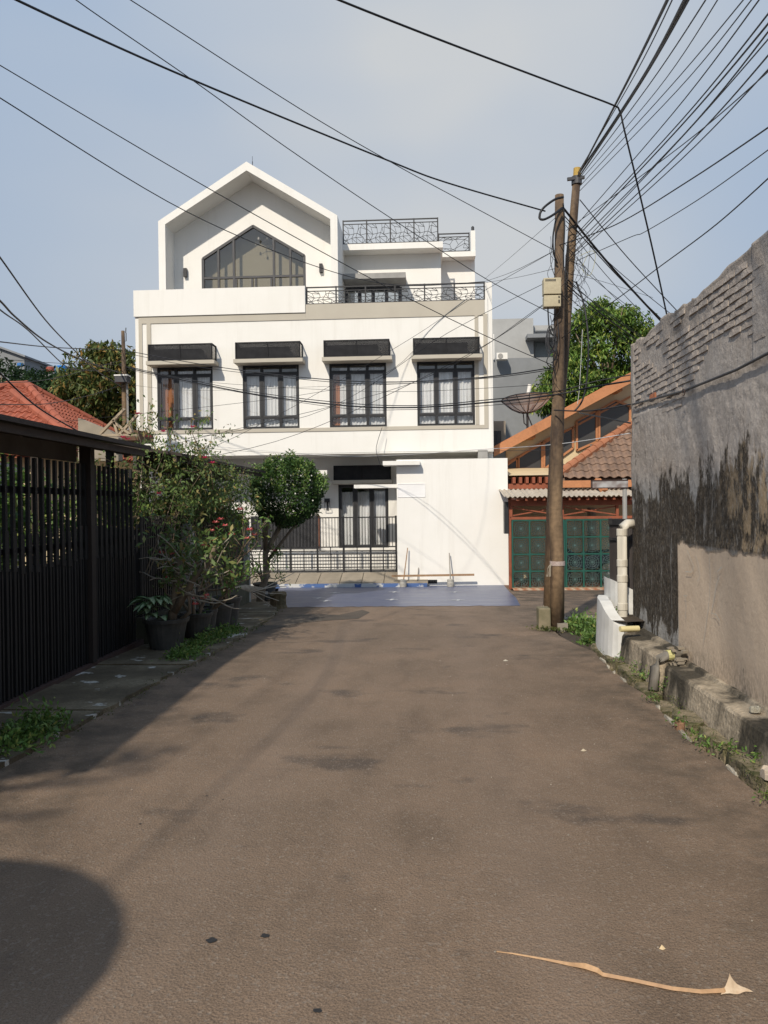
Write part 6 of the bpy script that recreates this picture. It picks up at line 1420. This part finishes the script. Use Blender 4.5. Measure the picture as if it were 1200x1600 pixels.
# the roof is one field of many small tiles
def tilefield(A, B, C, D, tw, tl):
    """A,B eave ends, D,C upper ends; rows of s-curved tiles, trimmed at the hips"""
    q = MB(); up_ = ((D + C) / 2 - (A + B) / 2); ex = (B - A).normalized(); eu = (up_ - ex * up_.dot(ex)); H = eu.length; eu = eu / H; nn = ex.cross(eu); nr = int(H / tl) + 1
    for r_ in range(nr):
        f = min((r_ + .5) * tl / H, 1); xa_ = (A.lerp(D, f) - A).dot(ex); xb_ = (B.lerp(C, f) - A).dot(ex); k = int(xa_ / tw)
        while k * tw < xb_:
            if k * tw >= xa_ - tw * .4:
                o = len(q.v); j_ = rnd.uniform(-.006, .006)
                for (vv, lift) in ((0, .035), (tl * 1.05, 0)):
                    for i in range(5): u = i / 4; q.v.append(tuple(A + ex * (k * tw + u * tw * 1.02) + eu * (r_ * tl + vv) + nn * (.03 * math.sin(u * 6.28 + .5) + lift + j_)))
                for i in range(4): q.f.append((o + i, o + i + 1, o + i + 6, o + i + 5))
                o2 = len(q.v)
                for i in range(5): v = Vector(q.v[o + i]) - nn * .04; q.v.append(tuple(v))
                for i in range(4): q.f.append((o + i, o2 + i, o2 + i + 1, o + i + 1))
            k += 1
    return q
q = tilefield(hipL, hipR, RB, RA, .2, .26); q2 = tilefield(hipR, BR, RB, RB, .2, .26); q.add(q2.v, q2.f); ob('roof_tiles', q, redt, rh, kind='stuff')
for A, B in ((hipL, RA), (hipR, RB), (RA, RB), (BR, RB)):
    n = max(2, int((B - A).length / .4))
    for i in range(n): q = MB(); q.tube([A.lerp(B, i / n) + Vector((0, 0, .03)), A.lerp(B, (i + 1.15) / n) + Vector((0, 0, .04))], [.12, .10], 8); ob('ridge_tile', q, redt, rh)
# smaller porch hip in front (a second, nearer hip line)
A, B, C = WY(-40, 700, 17.2), WY(130, 700, 17.2), WY(22, 617, 19.0)
q = tilefield(Vector((A.x, 17.2, A.z)), Vector((B.x, 17.2, B.z)), C, C, .19, .25); ob('porch_roof_tiles', q, redt, rh, kind='stuff')
for i in range(7): q = MB(); q.tube([B.lerp(C, i / 7) + Vector((0, 0, .03)), B.lerp(C, (i + 1.15) / 7) + Vector((0, 0, .04))], [.11, .10], 8); ob('ridge_tile', q, redt, rh)
# beige slab wall and timber frame beside it
q = MB(); Yq = 17.0; q.prism([WY(122, 653, Yq), WY(170, 672, Yq), WY(185, 684, Yq), WY(185, 720, Yq), WY(122, 720, Yq)], (0, .25, 0)); ob('gable_parapet', q, M['paver'], label='beige concrete parapet wedge against the red tiled roof', cat='wall')
Yt = 16.6
tf = thing('timber_frame', WY(175, 690, Yt), 'unfinished pale timber frame leaning by the far left pole', 'timber frame')
for a, b in (((157, 678), (195, 639)), ((178, 656), (184, 678)), ((186, 680), (215, 648)), ((202, 658), (206, 676)), ((160, 680), (216, 680)), ((178, 660), (206, 680))):
    q = MB(); q.bar(WY(*a, Yt), WY(*b, Yt), .05, .09, up=(0, 1, 0)); ob('timber', q, mat('pale_timber', (.42, .33, .23), rough=.9, sc=8) if a[0] == 157 else bpy.data.materials['pale_timber'], tf)
q = MB(); q.prism([WY(150, 688, 17.4), WY(216, 688, 17.4), WY(216, 672, 17.4), WY(190, 672, 17.4), WY(160, 682, 17.4)], (0, 1, 0)); ob('low_shed', q, mat('shed_brown', (.14, .08, .05), rough=.9, sc=4), label='low brown shed wall under the timber frame', cat='shed')
# far left utility pole with its lamp box
lp = thing('utility_pole', WY(194, 690, XL), 'thin rusty pole left of the white house with a small flat lamp', 'utility pole')
q = MB(); q.tube([WY(x, y, XL) for x, y in ((198, 715), (195, 640), (194, 590), (192, 517))], [.075, .07, .055, .04], 8); ob('shaft', q, polem, lp, smooth=True)
q = MB(); a = WY(193, 520, XL); q.tube([a + Vector((.05, 0, 0)), a + Vector((.06, 0, .12))], .012, 5); q.tube([a + Vector((.02, 0, -.2)), a + Vector((.06, 0, -.2)), a + Vector((.06, 0, 0))], .012, 5); ob('pole_bracket', q, M['darkgrey'], lp)
q = MB(); a = WY(197, 595, XL); q.box(a.x - .16, a.x + .14, XL - .3, XL - .08, a.z - .08, a.z + .07); ob('lamp_housing', q, M['darkgrey'], lp, bevel=.01); q = MB(); q.box(a.x - .17, a.x + .15, XL - .31, XL - .07, a.z + .071, a.z + .1); ob('lamp_cover', q, M['white'], lp)
q = MB(); q.tube([a + Vector((.06, -.1, -.08)), a + Vector((.07, -.1, -.5)), a + Vector((.05, -.05, -1.2))], .025, 5); ob('lamp_conduit', q, M['cement'], lp)
gl_ = thing('grey_building', (-20, 38, -.4), 'low slate grey building at the left edge behind the red roof', 'building')
q = MB(); Yq = 38; q.prism([WY(-80, 520, Yq), WY(0, 541, Yq), WY(38, 555, Yq), WY(38, 640, Yq), WY(-80, 640, Yq)], (0, 6, 0)); ob('wall', q, gw2, gl_)
q = MB(); q.prism([WY(-80, 512, Yq - .2), WY(0, 541, Yq - .2), WY(39, 555, Yq - .2), WY(39, 558, Yq - .2), WY(0, 544, Yq - .2), WY(-80, 516, Yq - .2)], (0, 6.4, 0)); ob('roof_edge', q, gw2, gl_)
bx('wall', 38.5, 572, 110, 640, 40, 4, gw2, gl_)
def tank(px, py0, py1, w, Y, m_, lab):
    a = WY(px, py1, Y); h = WY(px, py0, Y).z - a.z; r_ = w / 2 / FPX * Y; q = MB(); q.lathe((a.x, Y, a.z), [(r_ * .96, 0), (r_, h * .1), (r_ * .97, h * .2), (r_, h * .3), (r_ * .97, h * .42), (r_, h * .55), (r_ * .97, h * .66), (r_, h * .78), (r_ * .75, h * .92), (r_ * .3, h)], 18); ob('water_tank', q, m_, label=lab, cat='water tank', group='roof water tanks')
blt = mat('blue_tank', (.03, .20, .55), rough=.4, sc=2); tank(96, 571, 584, 21, 38, blt, 'large bright blue water tank between the trees'); tank(79, 573, 581, 14, 38.5, mat('red_tank', (.36, .09, .06), rough=.6, sc=3), 'dull red water tank left of the large blue one'); tank(32, 567, 572, 10, 37, blt, 'small pale blue tank by the grey building edge')
q = MB(); a = WY(65, 577, 37.5); b = WY(105, 584, 37.5); q.box(a.x, b.x, 37.5, 39.5, -.4, b.z); ob('tank_platform', q, gw1, label='pale roof platform under the blue and red water tanks', cat='platform')
# ================================================================ TREES
treeleaf = leafmat('tree_leaf', (.045, .10, .015), (.15, .25, .045), (.34, .38, .08)); treeleaf2 = leafmat('tree_leaf_olive', (.045, .075, .018), (.13, .16, .045), (.33, .20, .06)); treed = leafmat('tree_leaf_deep', (.015, .038, .012), (.035, .07, .022))
def tree(base, c, rad, ncl, per, cr, sz, m_, lab, seed, extra=(), tr=.2, low=-.6, **k):
    t = thing('tree', base, lab, 'tree'); P_ = [crown_pts(c, rad, ncl, per, cr, seed, low)]
    for i, (c2_, r2, n2) in enumerate(extra): P_.append(crown_pts(c2_, r2, n2, per, cr, seed + 9 + i, -.9))
    leaves('crown', np.concatenate(P_), sz, m_, t, seed, **k)
    q = MB(); g = random.Random(seed); b = Vector(base); c = Vector(c); q.tube([b, b.lerp(c, .35) + Vector((g.uniform(-.2, .2), 0, 0)), b.lerp(c, .7), c], [tr, tr * .8, tr * .55, tr * .3], 8)
    tips = [c_ for c_, _, _ in extra] or []
    for i in range(9): a = g.uniform(0, 6.28); e = Vector((c.x + math.cos(a) * rad[0] * .75, c.y + math.sin(a) * rad[1] * .7, c.z + g.uniform(-.5, .8) * rad[2])); s_ = b.lerp(c, g.uniform(.5, .85)); q.tube([s_, s_.lerp(e, .5) + Vector((0, 0, .15)), e], [tr * .35, tr * .22, .02], 5)
    for e in tips: e = Vector(e); s_ = b.lerp(c, .5); q.tube([s_, s_.lerp(e, .5), e], [tr * .4, tr * .28, .03], 5)
    ob('trunk', q, bark, t, smooth=True); return t
c = WY(952, 560, 30); cc = lambda x, y, Y: tuple(WY(x, y, Y))
tree((c.x, 30, -.35), cc(948, 545, 30), (1.75, 1.9, 1.75), 95, 95, .42, .21, treeleaf, 'bright green mango tree rising behind the orange house', 51, [(cc(1000, 560, 30.5), (1.0, 1.2, 1.6), 40), (cc(905, 600, 29.5), (1.1, 1.2, 1.0), 42), (cc(858, 625, 29), (.55, .8, .6), 16), (cc(960, 615, 29), (1.5, 1.2, .9), 40), (cc(940, 495, 30), (.7, .8, .6), 18), (cc(870, 590, 29.5), (.4, .5, .3), 8)], asp=.32, droop=.7)
tree((-11.5, 27, -.35), cc(160, 620, 27), (1.5, 1.6, 1.6), 80, 85, .40, .24, treeleaf2, 'olive tree with russet leaf tips beside the white house', 52, [(cc(130, 640, 26.5), (1.2, 1, .9), 34), (cc(170, 560, 27), (.65, .8, .55), 16), (cc(200, 610, 27), (.7, .8, 1.4), 34), (cc(190, 665, 27), (1.0, .8, .6), 26)], asp=.34, droop=.8)
tree((-19, 32, -.35), cc(40, 612, 32), (2.6, 2, .9), 90, 70, .5, .19, treed, 'low dark green tree mass behind the red roof', 53, [(cc(0, 590, 32), (1.2, 1.2, .8), 24), (cc(95, 620, 32), (1.2, 1.2, 1.0), 30)])
# the unseen canopy after this tree is added to shade the lower left road
# garden trees behind the fence and behind the viewer, they shade the verge
tree((-5.6, 1.6, 0), (-4.15, -.4, 4.6), (.55, 2.2, .3), 26, 26, .28, .10, gleaf, 'leafy garden tree behind the gate, outside the left of the view', 54)
t = thing('shadow_parasol', (-2.82, .2, 0), 'added unseen canopy beside the viewer, shaped to cast the round road shadow', 'shadow_parasol')  # invented, out of view, sized for the round shadow at lower left
cx_, cy_, hz_ = -2.82, .22, 2.12; q = MB(); n = 24
for k, (rr_, dz) in enumerate(((.0, .26), (.3, .22), (.6, .11), (.85, -.02), (.86, -.10))):
    for j in range(n): a = 2 * math.pi * j / n; q.v.append((cx_ + rr_ * math.cos(a), cy_ + rr_ * math.sin(a), hz_ + dz))
for k in range(4):
    for j in range(n): q.f.append((k * n + j, k * n + (j + 1) % n, (k + 1) * n + (j + 1) % n, (k + 1) * n + j))
ob('canopy', q, mat('shadow_parasol_cloth', (.12, .16, .22), rough=.9, sc=3), t, smooth=True)
q = MB(); q.tube([(cx_, cy_, 0), (cx_, cy_, hz_ + .3)], .02, 8); ob('pole', q, M['cement'], t)
q = MB(); q.lathe((cx_, cy_, 0), [(.25, 0), (.25, .05), (.05, .09)], 16); ob('base', q, M['cement'], t)
for j in range(8): a = j * math.pi / 4; q = MB(); q.tube([(cx_, cy_, hz_ + .22), (cx_ + .8 * math.cos(a), cy_ + .8 * math.sin(a), hz_ - .02)], .006, 4); ob('rib', q, M['darkgrey'], t)
# ================================================================ THINGS LYING ON THE ROAD
sh = mat('dry_sheath', (.50, .31, .16), (.36, .21, .11), .6, 9, 4, stretch=(1, 1, 1), isl=0, fine=(50, .2))
pts = [(776, 1488, .002), (800, 1491, .002), (850, 1500, .002), (890, 1509, .004), (915, 1516, .012), (935, 1522, .01), (942, 1527, .008), (990, 1536, .008), (1050, 1548, .006), (1095, 1553, .006), (1130, 1553, .01), (1142, 1548, .02)]
wd = [.5, 1.2, 2.5, 4.5, 8, 7, 5, 4.5, 4.8, 5, 5.5, 3]
q = MB(); C_ = [G(a, b) for a, b, _ in pts]
for i, c in enumerate(C_):
    d = (C_[min(i + 1, len(C_) - 1)] - C_[max(0, i - 1)]).normalized(); s_ = Vector((-d.y, d.x, 0)); w_ = wd[i] * .0016
    q.v += [tuple(c - s_ * w_ + Vector((0, 0, pts[i][2]))), tuple(c + Vector((0, 0, pts[i][2] + w_ * .9 + .002))), tuple(c + s_ * w_ + Vector((0, 0, pts[i][2]))), tuple(c + Vector((0, 0, .001)))]
for i in range(len(C_) - 1):
    for k in range(4): q.f.append((i * 4 + k, i * 4 + (k + 1) % 4, i * 4 + 4 + (k + 1) % 4, i * 4 + 4 + k))
ps_ = thing('palm_leaf', C_[6], 'long dry orange palm leaf strip with a curled pale end, on the road', 'palm leaf'); ob('strip', q, sh, ps_, smooth=False)
A, B_, D_ = G(1126, 1556) + Vector((0, 0, .004)), G(1140, 1544) + Vector((0, 0, .012)), G(1174, 1553) + Vector((0, 0, .006))
q = MB(); nu, nv = 8, 6
for i in range(nu + 1):
    u = i / nu; a = A.lerp(D_, u); b = B_.lerp(D_, u ** 1.3)
    for k in range(nv + 1): v = k / nv; p = a.lerp(b, v); q.v.append((p.x + .006 * math.sin(u * 5 + v * 3), p.y, p.z + .040 * (1 - u) ** 1.4 * v ** 1.5 + .010 * math.sin(v * 3.1) * (1 - u) + .003 * math.sin(u * 9)))
for i in range(nu):
    for k in range(nv): q.f.append((i * (nv + 1) + k, i * (nv + 1) + k + 1, (i + 1) * (nv + 1) + k + 1, (i + 1) * (nv + 1) + k))
ob('curled_end', q, mat('pale_sheath', (.62, .50, .36), (.48, .34, .22), .6, 40), ps_, smooth=True)
for (px, py, s_, c_, lab) in ((1035, 1484, .012, (.65, .5, .3), 'tiny pale curled leaf scrap beyond the palm leaf strip'), (912, 1174, .02, (.5, .42, .3), 'small dry leaf scrap in the middle of the road'), (790, 1033, .03, (.5, .45, .35), 'small scrap of dry leaf on the road before the poles')):
    p = G(px, py); q = MB(); q.add([(p.x - s_, p.y, .003 + p.z), (p.x, p.y - s_ * .6, .003 + p.z), (p.x + s_, p.y, .004 + p.z), (p.x, p.y + s_ * .6, .015 + p.z)], [(0, 1, 3), (1, 2, 3), (0, 3, 2), (0, 2, 1)]); ob('leaf_scrap', q, mat('scrap_' + lab[:5].strip().replace(' ', '_'), c_, rough=.8), label=lab, cat='leaf', group='leaf scraps on the road')
oil = mat('tar_spot', (.018, .016, .015), rough=.4)
for (px, py, w_) in ((330, 1470, .024), (414, 1463, .021), (496, 1580, .017), (323, 1244, .008), (348, 1250, .007), (219, 1288, .010)):
    g = random.Random(px); p = G(px, py); q = MB(); n = 13; q.v = [(p.x + math.cos(6.28 * k / n) * w_ * g.uniform(.6, 1), p.y + math.sin(6.28 * k / n) * w_ * g.uniform(.55, .9), p.z + .003) for k in range(n)]; q.f = [tuple(range(n))]; ob('tar_spot', q, oil, kind='structure')
g = random.Random(99); q = MB()
for i in range(230):
    y = 2.3 + 11 * g.random() ** 1.6; x = g.uniform(edge(y) + .03, 1.8); s_ = g.uniform(.002, .006); z = gz(y) + .001
    q.add([(x - s_, y, z), (x, y - s_, z), (x + s_, y + s_ * .3, z), (x, y + s_, z), (x, y, z + s_ * 1.2)], [(0, 1, 4), (1, 2, 4), (2, 3, 4), (3, 0, 4)])
ob('road_grit', q, mat('grit', (.33, .29, .24), (.2, .17, .14), rough=.9, sc=40, isl=.4), kind='stuff')
